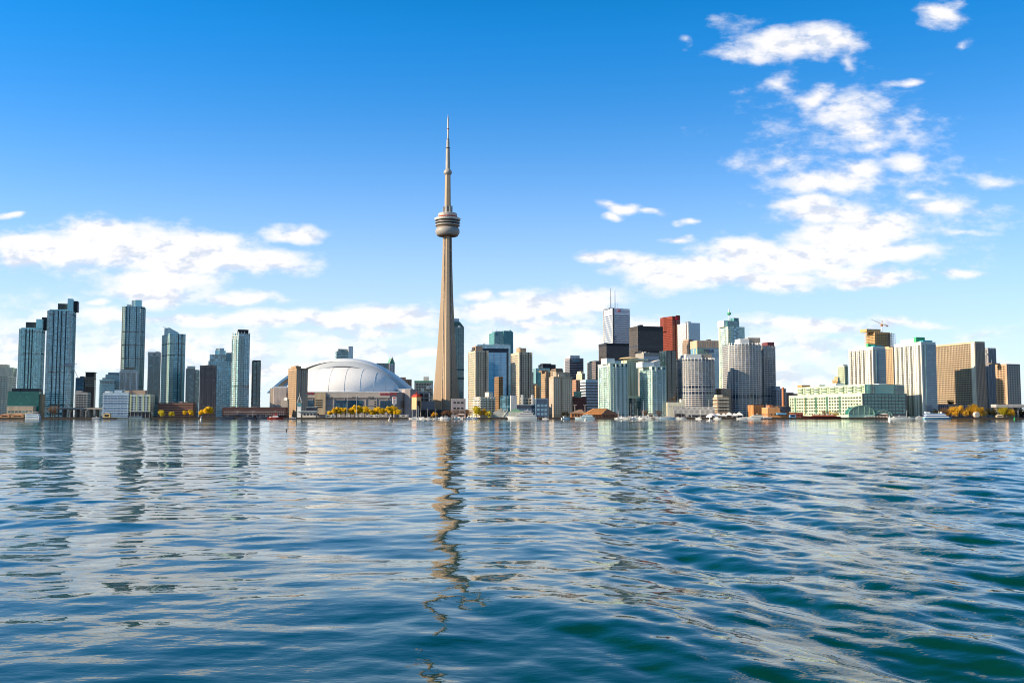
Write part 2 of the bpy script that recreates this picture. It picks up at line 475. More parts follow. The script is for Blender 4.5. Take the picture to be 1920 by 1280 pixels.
G_TEAL = glass((.035,.13,.16), (.28,.62,.72), frac=.55, ior=1.9); G_DTEAL = glass((.026,.078,.088), (.18,.34,.36), ior=1.7); G_DARK = glass((.010,.011,.014), (.10,.10,.10), frac=.12, ior=1.35)
G_BLUE = glass((.025,.13,.27), (.08,.24,.42), ior=2.0); G_NAVY = glass((.006,.010,.026), (.03,.05,.09), frac=.2, ior=1.45); G_GREEN = glass((.015,.22,.16), (.05,.32,.24), ior=1.5)
G_SKY = glass((.12,.28,.40), (.24,.42,.54), ior=1.9); G_GREY = glass((.022,.024,.028), (.30,.28,.24), frac=.2, ior=1.35); G_BRONZE = glass((.022,.015,.011), (.10,.07,.045), frac=.12, ior=1.3)
SLAB = wall((.50,.80,.86), .45, .10); SLAB_P = wall((.50,.60,.62), .6, .08); SLAB_D = wall((.22,.32,.34), .6)
FIN_D = wall((.03,.06,.075), .5); FIN_G = wall((.13,.22,.24), .5)

def glass_tower(b, g=G_TEAL, sl=SLAB, fl=3.05, h=.75, e=.22, fin=FIN_D, pitch=4.2, fw=.45, fe=.3, dark_at=None, dw=2.2):
    b.body(g, 'curtain_wall')
    b.rings('floor_band', sl, h, e, fl)
    if pitch: b.fins(fin, pitch, fw, fe)
    if dark_at is not None: b.fins(FIN_D, 1, dw, e+.12, name='recess_shade_strip', only=[0] if len(b.edges()) < 3 else None, at_=dark_at)  # dark raised strips; the shade of recessed grooves put into their colour
def ribbon_tower(b, w, g, fl=3.9, h=1.7, e=.06, first=None, last=None):
    b.body(w, 'wall'); b.rings('window_band', g, h, e, fl, first, last)

# ------------------------------------------------------------------ the city, west to east
def city_west():
    b = Bld('apartment_block', 'pale grey-brown apartment block with glazed balconies cut off by the western picture edge', 'building', -30, 25, 28, 689, 1500, depth=30)
    b.body(wall((.42,.39,.36))); b.rings('floor_band', SLAB_D, 1.5, .1, 3.3, 3, b.lz(708)); b.windows(G_DTEAL, 4.2, 2.6, 1.7, 3.3, 3, b.lz(706), e=.15, cap=70)
    b.balconies(CONC_L, {0:[.86,.96]}, 3.6, 3.3, 4, b.lz(704)); b.cap(CONC, -10, 12, 683)
    b = Bld('glass_office', 'low green glass box of an office with dark roof band near the western end', 'building', 15, 73, 84, 734, 1335, phi=14, depth=26)
    b.body(CONC_D, 'wall', 0, 9); MB().prism(b.off(.3), 9, b.H).obj('curtain_wall', G_GREEN, b.root); b.fins(wall((.05,.22,.18)), 2.6, .16, .42, 9, b.H, )
    b.rings('floor_rail', wall((.05,.22,.18)), .16, .38, 2.2, 10, b.H)
    for x0, x1 in ((21,37),(38,53),(54,72)): b.cap(DARK, x0, x1, 728, 'roof_plant', .1, .9)
    MB().box(b.W/2+.35, b.W/2+3.2, -b.D*.4, b.D*.4, 0, b.H-3).obj('stair_wall', wall((.30,.24,.15)), b.root)
    b = Bld('terminal_building', 'low tan two-storey quay building with square dark windows under the green glass box', 'building', 13, 62, 64, 762, 1318, phi=4, depth=11)
    b.body(wall((.46,.38,.28))); b.windows(G_DTEAL, 4.6, 3.2, 2.3, 4.4, 2, None, cap=60); b.parapet(CONC_L, .6)
    # the pair of tall dark teal towers
    for nm, lab, l, c, r, top, Y, caps, da in (
        ('condominium_tower', 'teal glass condominium tower, shorter one of the western pair, with dark roof boxes', 36, 79, 85, 617, 1500,
            [(DARK,47,69,604,.15,.8),(SLAB,67,78,598,.05,.5),(BLACK,75,87,593,.5,.95)], [.3,.46,.58]),
        ('condominium_tower', 'tallest teal glass condominium tower in the west with stepped crown and balcony strips', 89, 138, 147, 583, 1450,
            [(DARK,107,127,569,.2,.8),(SLAB,126,136,560,.02,.45),(BLACK,136,144,563,.3,.85)], [.25,.42,.55,.72])):
        b = Bld(nm, lab, 'tower', l, c, r, top, Y, depth=30)
        glass_tower(b, G_TEAL, SLAB, 3.0, 1.35, .25, FIN_G, 3.4, .3, .32, da, 1.5)
        for m, a, q, t, d0, d1 in caps: b.cap(m, a, q, t, 'penthouse', d0, d1)
        b.cap(SLAB, b.fl+3.5, b.frt-1, top-2.2, 'crown_screen', .05, .95)
        b.balconies(SLAB_P, {0:[.06,.9],1:[.3,.7]}, 3.6, 3.0, 4, None, 1.3, cap=100)
        b.roof_gear(STEEL, 3, 2.5, 3); b.mast(STEEL, b.fl+b.W*0+ (b.frt-b.fl)*.3, top-5, .15)
    b = Bld('swing_stage', 'grey work platform hung off the tallest western tower with a leaning boom', 'platform', 121, 136, 138, 681, 1440, depth=4, z0=zt(686,1440))
    b.body(GREYB, 'deck'); MB().tube((b.W/2,0,0),(b.W/2+8,0,-18),.4).obj('boom', STEEL, b.root); MB().tube((b.W/2-1,0,2),(b.W/2+6,0,3),.3).obj('arm', STEEL, b.root)
    b = Bld('apartment_block', 'dark brown-black mid-rise with flat overhanging black roof box beside the tallest western tower', 'building', 160, 177, 187, 707, 1550, depth=26)
    b.body(DBROWN); b.windows(G_DARK, 3.4, 2.4, 1.7, 3.3, 3, cap=60); b.rings('floor_band', CONC_L, .5, .12, 3.3, b.H-14, b.H)
    b.cap(BLACK, 160, 177, 698, 'penthouse', .05, .9); b.cap(DARK, 159, 178.5, 697.5, 'roof_slab', -.02, .97, base=b.lz(698.2))
    b = Bld('glass_office', 'narrow blue glass mid-rise wedged left of the black-roofed block', 'building', 142, 158, 160, 708, 1560, depth=24)
    glass_tower(b, G_BLUE, NAVY, 3.4, .6, .15, FIN_D, 4, .4, .25); b.cap(NAVY, 149, 157, 705)
    b = Bld('apartment_block', 'small concrete block with stacked balcony bands below the black-roofed mid-rise', 'building', 141, 164, 166, 735, 1400, phi=10, depth=18)
    b.body(CONC); b.rings('balcony_band', CONC_L, 1.1, .9, 3.2, 3); b.windows(G_DARK, 3.4, 2.4, 1.6, 3.2, 1.2, cap=50); b.cap(CONC, 141, 151, 732)
    for i, (l, c, r, t, Y, lab) in enumerate(((187, 214, 216, 712, 1450, 'greenish balcony apartment block, lowest step west of the white-fronted block'),
                          (198, 227, 230, 702, 1475, 'greenish balcony apartment block, middle step, with setback top floor'))):
        b = Bld('apartment_block', lab, 'building', l, c, r, t, Y, depth=22)
        b.body(wall((.36,.40,.38))); b.windows(G_DTEAL, 3.6, 2.7, 1.9, 3.15, 2, cap=80); b.rings('balcony_band', SLAB, .9, .9, 3.15, 2.6); b.cap(SLAB_D, l+4, c-3, t-4)
    b = Bld('apartment_block', 'white-framed apartment block with dark glass bays in front of the pale-blue tall tower', 'building', 224, 257, 266, 696, 1480, depth=24)
    b.body(wall((.50,.46,.42))); b.windows(G_DTEAL, 4.2, 2.8, 2.2, 3.3, 3, cap=80); b.fins(WHITE, 8.4, .9, .4); b.cap(BROWN, 233, 250, 689); b.cap(CONC_L, 226, 256, 693, 'crown', .1, .9); b.roof_gear(STEEL, 3, 2, 5)
    # second tall tower
    b = Bld('condominium_tower', 'tall pale-blue glass condominium tower with white roof box and rounded eastern edge', 'tower', 229, 271, 280, 575, 1600, depth=34, ch=5)
    glass_tower(b, glass((.05,.13,.165), (.26,.44,.50)), SLAB, 3.05, 1.25, .2, FIN_G, 3.2, .3, .3, [.08,.28,.72], 1.2)
    b.balconies(SLAB_P, {0:[.5],1:[.12,.86],2:[.5]}, 4.2, 3.05, 4, None, 1.2, cap=100)
    b.cap(WHITE, 246, 253, 563, 'penthouse', .2, .7); b.cap(SLAB, 253, 264.5, 562, 'penthouse', .15, .8); b.cap(CONC_L, 237, 246, 571, 'plant_screen'); b.roof_gear(STEEL, 4, 2.5, 8)
    b = Bld('apartment_tower', 'shorter dark glass slab with plain beige crown between the two tall teal towers', 'tower', 278, 300, 303, 660, 1560, depth=26)
    b.body(G_DTEAL, 'curtain_wall', 0, b.lz(668)); b.rings('balcony_band', SLAB_D, .95, .35, 3.0, 3, b.lz(668)); b.fins(CONC, 8, 1.2, .45, 0, b.lz(668)); MB().prism(b.off(.5), b.lz(668), b.H).obj('crown', wall((.50,.47,.43)), b.root)
    b.cap(CONC_D, 287, 292, 663, 'louvre', -.02, .1, base=b.lz(667)); b.roof_gear(STEEL, 2, 2, 2)
    b = Bld('condominium_tower', 'teal glass condominium tower with slanted rooftop screen and sunlit balconies down its western edge', 'tower', 304, 319, 348, 625, 1600, phi=34)
    glass_tower(b, G_TEAL, SLAB, 3.05, 1.3, .22, FIN_G, 3.3, .35, .3, [.55,.78], 1.6)
    b.balconies(wall((.52,.54,.44)), {0:[.18,.82],1:[.15,.5,.85]}, 4.0, 3.05, 4, None, 1.4, cap=100)
    x0, x1, zz = b.fx(320), b.fx(338), b.H; y0, y1 = -b.D*.3, b.D*.3
    MB().add([(x0,y0,zz),(x1,y0,zz),(x1,y1,zz),(x0,y1,zz),(x0,y0,b.lz(613)),(x1,y0,b.lz(622)),(x1,y1,b.lz(622)),(x0,y1,b.lz(613))], [(3,2,1,0),(4,5,6,7),(0,1,5,4),(1,2,6,5),(2,3,7,6),(3,0,4,7)]).obj('roof_screen', SLAB_P, b.root)
    MB().tube((x0,0,b.lz(614)),(x0-6,0,b.lz(611)),.35).tube((x0-1,0,b.lz(618)),(x0-1,0,b.lz(611)),.3).obj('roof_crane', STEEL, b.root)
    b = Bld('apartment_tower', 'slim dark balcony slab with pale cap between slanted-roof tower and the brown brick tower', 'tower', 349, 366, 369, 691, 1560, depth=20)
    b.body(G_DTEAL, 'curtain_wall'); b.rings('balcony_band', SLAB_D, 1.0, .5, 3.0, 3); b.fins(CONC_D, 30, 1.6, .7); b.cap(CONC_L, 351, 366, 686)
    b = Bld('apartment_tower', 'narrow green-tinted balcony tower with sunlit edge touching the brown brick tower', 'tower', 366, 374, 378, 693, 1580, depth=20)
    b.body(G_TEAL, 'curtain_wall'); b.rings('balcony_band', wall((.45,.52,.44)), 1.0, .6, 3.0, 3)
    b = Bld('brick_tower', 'purplish-brown brick apartment tower with a grid of small windows at the western waterfront', 'tower', 375, 406, 410, 687, 1340, depth=22)
    b.body(PURPB); b.windows(G_GREY, 3.15, 1.5, 1.35, 2.9, 3); b.fins(wall((.17,.12,.11)), 6.3, .7, .3, name='pier_strip'); b.cap(BROWN, 387, 399, 684); b.roof_gear(STEEL, 3, 1.6, 4); b.parapet(BROWN)
    b = Bld('condominium_tower', 'broad stepped teal glass block with flat blue-green crown behind the brown brick tower', 'tower', 391, 434, 438, 677, 1620, depth=30)
    glass_tower(b, G_TEAL, SLAB, 3.0, 1.2, .2, FIN_G, 3.3, .4, .3)
    MB().box(b.fx(393), b.fx(424), -b.D*.44, b.D*.4, b.H, b.lz(665)).obj('upper_storeys', G_TEAL, b.root); b.cap(SLAB, 403, 423, 657); b.cap(CONC_L, 404, 410, 653, 'roof_plant', .3, .6); b.cap(SLAB_P, 411, 420, 652.5, 'roof_plant', .2, .6)
    b.cap(SLAB_D, 424, 438, 661, 'penthouse', .1, .9)
    b = Bld('condominium_tower', 'tall faceted teal glass tower with black crown and white corner frames', 'tower', 437, 469, 477, 625, 1450, depth=32, ch=8)
    glass_tower(b, G_TEAL, SLAB, 3.05, 1.2, .18, FIN_G, 3.6, .35, .28)
    es = len(b.edges()); b.balconies(wall((.30,.27,.23)), {0:[.3,.75],2:[.3,.75],3:[.5]} if es > 3 else {0:[.3],2:[.5]}, 3.6, 3.05, 4, None, 1.2, cap=100)
    b.fins(WHITE, 3.6, .5, .5, b.H-9, b.H+2, 'corner_frame'); b.cap(BLACK, 446, 466, 618, 'crown', .05, .8); b.cap(BLACK, 449, 462, 617, 'crown', .3, .7)
    b = Bld('apartment_tower', 'dark green-glass balcony tower, right-hand neighbour of the black-crowned faceted tower', 'tower', 474, 489, 493, 678, 1500, depth=22)
    b.body(G_DTEAL, 'curtain_wall'); b.rings('balcony_band', SLAB_D, .95, .5, 2.95, 3); b.fins(BLACK, 6, .8, .55); b.parapet(BLACK, 2)
    # low waterfront buildings in the west
    b = Bld('waterfront_block', 'white and pale-blue waterfront condominium block with wavy glazed balconies', 'building', 193, 241, 244, 736, 1340, phi=6, depth=24)
    b.body(BLUEW); b.windows(G_BLUE, 4.4, 3.2, 1.9, 3.3, 4, cap=90); b.rings('balcony_band', wall((.56,.66,.74), .6), .85, .8, 3.3, 3.2, None); b.cap(WHITE, 194, 203, 733); b.cap(wall((.5,.38,.28)), 226, 240, 732); b.cap(BLUEW, 212, 232, 731, 'roof_plant')
    b = Bld('waterfront_block', 'stilted waterfront block with yellow-green panels and dark window bays', 'building', 244, 282, 285, 739, 1340, phi=6, depth=22, z0=9.5)
    b.body(wall((.52,.58,.60))); b.windows(G_DARK, 5.2, 3.0, 1.9, 3.2, 2, cap=60); b.fins(wall((.62,.66,.36)), 10.4, 2.0, .25, name='panel_strip'); b.rings('floor_band', PALEG, .5, .5, 3.2, 1); b.cap(wall((.42,.30,.22)), 244, 268, 731, 'penthouse', .5, .95)
    for k in range(6): MB().box(-b.W/2+1+k*(b.W-2)/5-.3, -b.W/2+1+k*(b.W-2)/5+.3, -b.D*.45, -b.D*.45+.6, -7.5, 0).obj('stilt', CONC, b.root)
    MB().box(-b.W*.48, b.W*.48, -b.D*.3, b.D*.45, -7.5, -.05).obj('ground_floor', G_NAVY, b.root)
    b = Bld('parking_garage', 'low red-brown open parking garage with horizontal slots behind small trees', 'building', 296, 362, 366, 755, 1360, phi=6, depth=22)
    b.body(wall((.13,.08,.065))); b.rings('deck_band', wall((.36,.20,.15)), 1.3, .3, 3.2, 1.2); b.roof_gear(CONC, 5, 1.6, 6)
    b = Bld('brick_building', 'long low dark-red brick dockside building with a row of white windows', 'building', 417, 536, 540, 764, 1335, phi=3, depth=16)
    b.body(wall((.095,.055,.052))); b.windows(wall((.45,.45,.45)), 2.6, 1.2, 1.3, 3.6, 3.2, cap=70); b.parapet(wall((.13,.08,.075)), .6); b.roof_gear(CONC_D, 4, 2, 9)
    MB().box(-b.W/2-.5, b.W/2+.5, -b.D/2-5, -b.D/2-.1, 3.0, 3.5).obj('awning', NAVY, b.root)
    b = Bld('elevated_road', 'elevated roadway on concrete columns crossing behind the western quay', 'bridge', 112, 194, 196, 764, 1365, phi=0, depth=16, z0=2)
    b.body(CONC_D, 'deck', b.H-2.6, b.H-.8); b.parapet(CONC, .8, z=b.H-.8)
    for k in range(7): MB().box(-b.W/2+3+k*(b.W-6)/6-.8, -b.W/2+3+k*(b.W-6)/6+.8, -6, 6, 0, b.H-2.6).obj('column', CONC_D, b.root)

def city_mid():
    # behind and beside the stadium
    b = Bld('brick_tower', 'brown brick apartment tower with sunlit orange western side standing before the stadium dome', 'tower', 540.5, 556, 577.5, 691, 1345, phi=35)
    b.body(wall((.36,.25,.16))); b.windows(wall((.50,.50,.48), .3), 3.0, 1.5, 1.4, 2.85, 4, cap=100, only=[0]); b.windows(G_BRONZE, 2.9, 1.2, 1.4, 2.85, 4, cap=60, only=[1]); b.fins(wall((.18,.12,.08)), 30, 1.2, .2, only=[0], name='dark_strip', at_=[.42])
    b.cap(wall((.38,.25,.15)), 556, 566, 686, 'penthouse', .1, .7); b.cap(BROWN, 559, 563, 685, 'stair_head', .2, .5); b.parapet(BROWN, .8)
    b = Bld('apartment_tower', 'dark teal striped tower with white shaft peeking over the stadium roof', 'tower', 631, 659, 663, 659, 2150, depth=28)
    b.body(G_DTEAL, 'curtain_wall'); b.rings('floor_band', SLAB, .9, .3, 3.2, 5); b.cap(SLAB_D, 635, 652, 654, 'penthouse'); b.cap(wall((.6,.66,.7)), 653, 662, 649, 'lift_shaft', -.01, .8, base=b.H-16); b.roof_gear(STEEL, 3, 2, 4)
    b = Bld('office_tower', 'green-glass office block joined to a gabled stone tower right of the stadium roof', 'tower', 706, 735, 749, 681, 2250, depth=34)
    b.body(G_DTEAL, 'curtain_wall'); b.rings('floor_band', TEALW, .8, .2, 3.8, 4)
    gw = b.W*.36; gx = b.W/2-gw/2+gw*.45
    MB().box(gx-gw/2, gx+gw/2, -b.D/2-4, b.D*.3, 0, b.lz(682)).obj('stone_tower', wall((.55,.53,.55)), b.root)
    z0, z1 = b.lz(682), b.lz(670.5); ya, yb = -b.D/2-4, b.D*.3
    MB().add([(gx-gw/2,ya,z0),(gx+gw/2,ya,z0),(gx+gw/2,yb,z0),(gx-gw/2,yb,z0),(gx,ya,z1),(gx,yb,z1)], [(0,1,4),(3,5,2),(0,4,5,3),(1,2,5,4),(3,2,1,0)]).obj('gable_roof', GREENR, b.root)
    for sx in (-1,1): MB().tube((gx+sx*gw/2,ya-.4,z0),(gx,ya-.4,z1+1),.8).obj('gable_rib', CONC_L, b.root)
    b.windows(G_GREY, 3.2, 1.6, 2.0, 4.0, 90, b.lz(684), cap=40, poly=[(gx-gw/2,ya),(gx+gw/2,ya),(gx+gw/2,yb),(gx-gw/2,yb)])
    b = Bld('brick_building', 'red-brown building cornice showing past the right slope of the stadium roof', 'building', 748, 772, 776, 711, 2000, depth=25)
    b.body(wall((.36,.23,.16))); b.windows(G_DARK, 4, 2, 2, 4, 40, cap=40); b.cap(wall((.40,.28,.2)), 751, 762, 707)
    b = Bld('industrial_building', 'teal-roofed plant building with rooftop dishes and scaffold left of the tall tower', 'building', 777, 812, 815, 716, 1900, phi=5, depth=24)
    b.body(wall((.16,.22,.24))); b.windows(G_NAVY, 5, 3.6, 3, 5, 20, cap=40); b.parapet(GREENR, 2.5)
    b.cap(CONC_L, 794, 804, 706, 'roof_plant')
    for px in (795, 800, 804): b.mast(STEEL, px, 697, .2)
    for px, py in ((792,731),(802,727),(809,725)):
        o = MB().lathe([(.2,0),(2.4,.5),(3.4,1.5),(3.2,1.55),(.2,.7)], 14).obj('satellite_dish', WHITE, b.root, (b.fx(px), -b.D/2-2.0, b.lz(py))); o.rotation_euler = (R(75), 0, R(20))
    b = Bld('concrete_building', 'pale concrete frame building with six large dark panes between stadium and tall tower', 'building', 776, 805, 808, 736, 1780, phi=3, depth=20)
    b.body(wall((.50,.47,.46))); b.windows(G_DARK, 8.4, 7.2, 6.4, 8.0, b.lz(753), b.H, cap=30); b.parapet(CONC_L, 1)
    b = Bld('concrete_building', 'blank grey concrete podium right of the six-pane building', 'building', 788, 814, 818, 752, 1700, phi=3, depth=20)
    b.body(wall((.36,.35,.36))); b.rings('joint_band', CONC_D, .3, .06, 5, 4)
    b = Bld('grain_silo', 'square tan hopper house on legs with red steel top beside the stadium', 'silo', 772, 781, 790, 744, 1500, phi=35, z0=zt(767.5,1500))
    b.body(wall((.58,.42,.24))); MB().box(-b.W*.35, b.W*.35, -b.D/2-.1, -b.D/2+1, .5, b.H*.7).obj('opening', BLACK, b.root)
    MB().prism(b.off(.5), b.H, b.H+1.5).prism(b.off(-1.0), b.H+1.5, b.H+4).obj('roof', wall((.50,.05,.03), .5), b.root)
    for sx in (-1,1):
        for sy in (-1,1): MB().tube((sx*b.W*.45, sy*b.D*.45, 1-b.root.location.z), (sx*b.W*.45, sy*b.D*.45, .1), .5).obj('leg', CONC, b.root)
    MB().tube((-b.W*.4,0,b.H+4),(0,0,b.H+7),.35).tube((b.W*.4,0,b.H+4),(0,0,b.H+7),.35).tube((0,0,b.H+4),(0,0,b.H+9),.3).obj('roof_frame', wall((.50,.05,.03), .5), b.root)
    # around the tall tower
    b = Bld('office_tower', 'teal glass tower with dark hipped crown standing behind the tall tower', 'tower', 836, 870, 872, 613, 2020, depth=36)
    glass_tower(b, glass((.03,.10,.11), (.16,.30,.29)), TEALW, 3.4, .8, .15, wall((.07,.17,.18)), 3.6, .5, .25)
    b.rings('service_band', FIN_D, 3.2, .5, 200, b.lz(711), b.lz(700)); b.rings('service_band', FIN_D, 2.4, .5, 200, b.lz(694), b.lz(680))
    P = b.poly; MB().prism(P, b.H, b.lz(603), [(x*.72-2, y*.72) for x, y in P]).obj('hipped_crown', wall((.03,.075,.09), .4), b.root)
    MB().box(-b.W*.38-2, b.W*.28, -b.D*.3, b.D*.3, b.lz(603)+.01, b.lz(597)).obj('penthouse', wall((.42,.50,.58)), b.root)
    MB().lathe([(2.6,0),(2.6,.4)], 20).obj('emblem', WHITE, b.root, (b.fx(861), -b.D/2-.4, b.lz(612.5))).rotation_euler = (R(90),0,0)
    b = Bld('service_building', 'blank grey building with roller front at the foot of the tall tower', 'building', 846, 873, 876, 748, 1600, phi=4, depth=22)
    b.body(wall((.36,.34,.37))); b.parapet(CONC_L, .8); b.windows(G_DARK, 6, 4, 2.4, 9, 4, cap=20)
    b = Bld('apartment_tower', 'sand-coloured apartment tower with sunlit western side and brick-capped roof nearest the tall tower', 'tower', 876.5, 891.5, 916, 657, 1450, depth=40)
    b.body(wall((.52,.44,.33))); b.windows(G_GREY, 3.9, 2.0, 1.7, 3.3, 3, e=.05); b.fins(DBROWN, 30, 1.6, .2, only=[0] , name='dark_strip', at_=[.06,.74]); b.fins(wall((.62,.55,.43)), 60, 1.4, .6, name='corner_pier')
    b.cap(wall((.42,.30,.22)), 893, 906, 648, 'penthouse', .1, .6); b.cap(DARK, 891, 894, 650, 'stair_head', .2, .5); b.roof_gear(STEEL, 4, 2, 11)
    b = Bld('office_tower', 'blue mirror-glass office tower with pale-blue frame and dark portal edge', 'tower', 893, 900, 957, 646, 1640, phi=8, depth=34)
    b.body(NAVY, 'frame'); z = b.lz
    MB().box(b.fx(895), b.fx(957)+.0, -b.D/2-1.2, -b.D/2-.02, z(653), b.H).obj('frame_head', G_SKY, b.root)
    MB().box(b.fx(913), b.fx(949.5), -b.D/2-.9, -b.D/2-.02, 0, z(661)).obj('curtain_wall', glass((.06,.27,.50), (.08,.31,.55), ior=1.9), b.root)
    for k in range(22): MB().box(b.fx(913)-.05, b.fx(949.5)+.05, -b.D/2-1.05, -b.D/2-.92, z(661)-4-k*4.1, z(661)-3.75-k*4.1).obj('floor_joint', wall((.03,.07,.14)), b.root)
    for px in (925.5, 937.5): MB().box(b.fx(px)-.15, b.fx(px)+.15, -b.D/2-1.2, -b.D/2-1.06, 0, z(661)).obj('mullion', NAVY, b.root)
    MB().box(b.fx(953.5), b.fx(957), -b.D/2-1.3, -b.D/2-.03, 0, z(653)-.05).obj('frame_jamb', G_SKY, b.root)
    b.rings('window_band', G_NAVY, 2.4, .08, 4.1, 4, z(662)); b.roof_gear(STEEL, 6, 2.2, 2)
    b = Bld('office_block', 'bronze-brown low office with sunlit western side in front of the blue mirror tower', 'building', 921.5, 935, 943, 706, 1580, depth=24, shape='L')
    b.body(wall((.34,.20,.10))); b.rings('window_band', G_BRONZE, 1.5, .06, 3.6, 3); b.fins(wall((.38,.24,.13)), 3.5, .6, .25)
    b = Bld('office_tower', 'turquoise glass office tower with pointed eastern fin and roof masts', 'tower', 911.5, 927, 960, 623, 2250, depth=44)
    glass_tower(b, glass((.04,.22,.23), (.12,.36,.35)), wall((.16,.36,.36)), 3.9, 1.0, .2, TEALW, 6, .4, .25)
    b.cap(TEALW, 944, 958, 619.5, 'fin', -.03, .2, base=b.H-25); b.cap(G_TEAL, 930, 952, 620, 'penthouse', .1, .8)
    xa, xb, zz = b.fx(957), b.fx(962), b.lz(640)
    MB().prism([(xa,-b.D/2-1),(xb,-b.D/2-1),(xb,b.D*.2),(xa,b.D*.2)], 0, b.lz(622)).add([(xa,-b.D/2-1,b.lz(622)),(xb,-b.D/2-1,b.lz(622)),(xb,b.D*.2,b.lz(622)),(xa,b.D*.2,b.lz(622)),((xa+xb)/2,-b.D*.2,b.lz(616))],[(0,1,4),(1,2,4),(2,3,4),(3,0,4)]).obj('side_fin', TEALW, b.root)
    MB().lathe([(3.4,0),(3.4,.5)], 20).obj('emblem', TEALW, b.root, (b.fx(931.5), -b.D/2-.35, b.lz(626.5))).rotation_euler = (R(90),0,0)
    for px in (927, 934): b.mast(STEEL, px, 614, .35, .3)
    b = Bld('apartment_tower', 'sand-coloured apartment tower with sunlit western side right of the blue mirror tower', 'tower', 958, 973.5, 998, 660, 1450, depth=40)
    b.body(wall((.50,.43,.33))); b.windows(G_GREY, 3.9, 2.0, 1.7, 3.3, 3); b.fins(DBROWN, 30, 1.3, .2, only=[0], name='dark_strip', at_=[.16,.7]); b.fins(wall((.62,.55,.43)), 60, 1.3, .6, name='corner_pier')
    b.cap(TAN, 977, 988, 652, 'penthouse', .1, .6); b.cap(TAN, 976, 980, 651, 'stair_head', .2, .5); b.cap(wall((.40,.34,.29)), 997.5, 1001, 697, 'side_wing', .05, .9, base=0); b.roof_gear(STEEL, 3, 2, 13)
    # low group by the park right of the tall tower
    b = Bld('apartment_block', 'cream apartment block with staggered white balconies behind the yellow willows', 'building', 900, 928, 945, 744, 1400, phi=30, depth=18, shape='Rr')
    b.body(wall((.40,.36,.30))); b.windows(G_DARK, 4.6, 2.6, 1.9, 3.3, 2, cap=60); b.balconies(WHITE, [.08,.3,.52,.74,.94], 3.0, 3.3, 2, b.H+1, 1.6); b.cap(CONC_L, 919, 927, 735); b.fins(wall((.62,.57,.48)), 6, .8, .3, name='pier_strip')
    b = Bld('glass_office', 'small teal glass block beside the white chimney wall', 'building', 939, 959, 961, 742, 1370, phi=5, depth=14)
    glass_tower(b, G_TEAL, TEALW, 3.6, .4, .1, FIN_D, 6, .5, .2)
    b = Bld('chimney_wall', 'tall pale grey slab chimney rising from the green-roofed shed', 'chimney', 956, 958, 969, 741, 1345, phi=8, depth=7)
    b.body(wall((.50,.50,.52))); b.cap(NAVY, 961, 967, 738.5, 'cowl', .2, .8)
    b = Bld('harbour_shed', 'pale shed with sloping green roofs and white lattice behind the white motor yacht', 'shed', 925, 985, 986, 772, 1325, phi=0, depth=14)
    b.body(wall((.48,.50,.44))); w, e, h = b.W/2, b.D/2, b.H
    for x0, x1, sgn in ((-w, -w*.45, 1), (-w*.02, w*.42, 1), (w*.42, w, -1)):
        za, zb = (h+.01, h+5.5) if sgn > 0 else (h+4.0, h+.01)
        MB().add([(x0,-e,h),(x1,-e,h),(x1,e,h),(x0,e,h),(x0,-e,za),(x1,-e,zb),(x1,e,zb),(x0,e,za)],[(3,2,1,0),(4,5,6,7),(0,1,5,4),(1,2,6,5),(2,3,7,6),(3,0,4,7)]).obj('roof', wall((.20,.38,.26)) if x0 > -w else wall((.46,.42,.34)), b.root)
    MB().tube((-w*.4,-e-.3,1),(-w*.1,-e-.3,h+2),.3).tube((-w*.1,-e-.3,1),(-w*.4,-e-.3,h+2),.3).tube((-w*.4,-e-.3,h+2),(-w*.1,-e-.3,h+2),.3).obj('lattice', WHITE, b.root)
    b = Bld('harbour_office', 'dark blue-framed three-storey harbour office with square panes', 'building', 1005, 1028, 1031, 748, 1345, phi=5, depth=16)
    b.body(wall((.07,.11,.17))); b.windows(G_SKY, 5.0, 3.6, 3.4, 5.6, 3, cap=40); b.parapet(wall((.22,.32,.42)), 1.0); b.fins(wall((.22,.32,.42)), 100, .6, .3, name='frame')
    b = Bld('harbour_office', 'long low navy building behind the upper deck of the white motor yacht', 'building', 968, 1005, 1006, 759, 1360, phi=3, depth=14)
    b.body(wall((.06,.08,.12))); b.windows(G_BLUE, 4.2, 3.0, 2.0, 3.8, 2, cap=50); b.parapet(BLUEW, .6)
    b = Bld('podium_block', 'beige podium with two white pillars below the second sand-coloured tower', 'building', 977, 999, 1001, 746, 1400, phi=4, depth=14)
    b.body(wall((.46,.40,.31))); b.windows(G_DARK, 5, 3.4, 2.0, 4, 3, cap=30)
    for px in (979, 998): b.cap(WHITE, px-2, px+2, 740, 'pillar', -.1, .2, base=0)
    b = Bld('office_block', 'black slab roof block behind the teal building right of the second sand-coloured tower', 'building', 1011, 1018, 1042, 683, 2050, depth=30)
    ribbon_tower(b, BLACK, G_NAVY, 4, 1.6); b.cap(BLACK, 1020, 1036, 681)
    b = Bld('office_block', 'pale turquoise glass block left of the orange-white office', 'building', 999, 1005, 1031, 690, 1900, phi=10, depth=30)
    glass_tower(b, glass((.12,.33,.35), (.22,.45,.46)), TEALW, 4.2, .5, .12, FIN_G, 9, .6, .3)
    b = Bld('office_block', 'orange and white banded office with sunlit western side', 'building', 1013, 1024, 1032, 697, 1700, depth=26, shape='L')
    b.body(wall((.58,.38,.22))); b.rings('window_band', G_BRONZE, 1.6, .06, 3.7, 3); b.fins(wall((.62,.45,.30)), 4, .7, .3); b.cap(BROWN, 1018, 1030, 694)
    b = Bld('brick_building', 'small tan brick building with stepped roof between sand-coloured and orange buildings', 'building', 997, 1005, 1013, 723, 1650, depth=20)
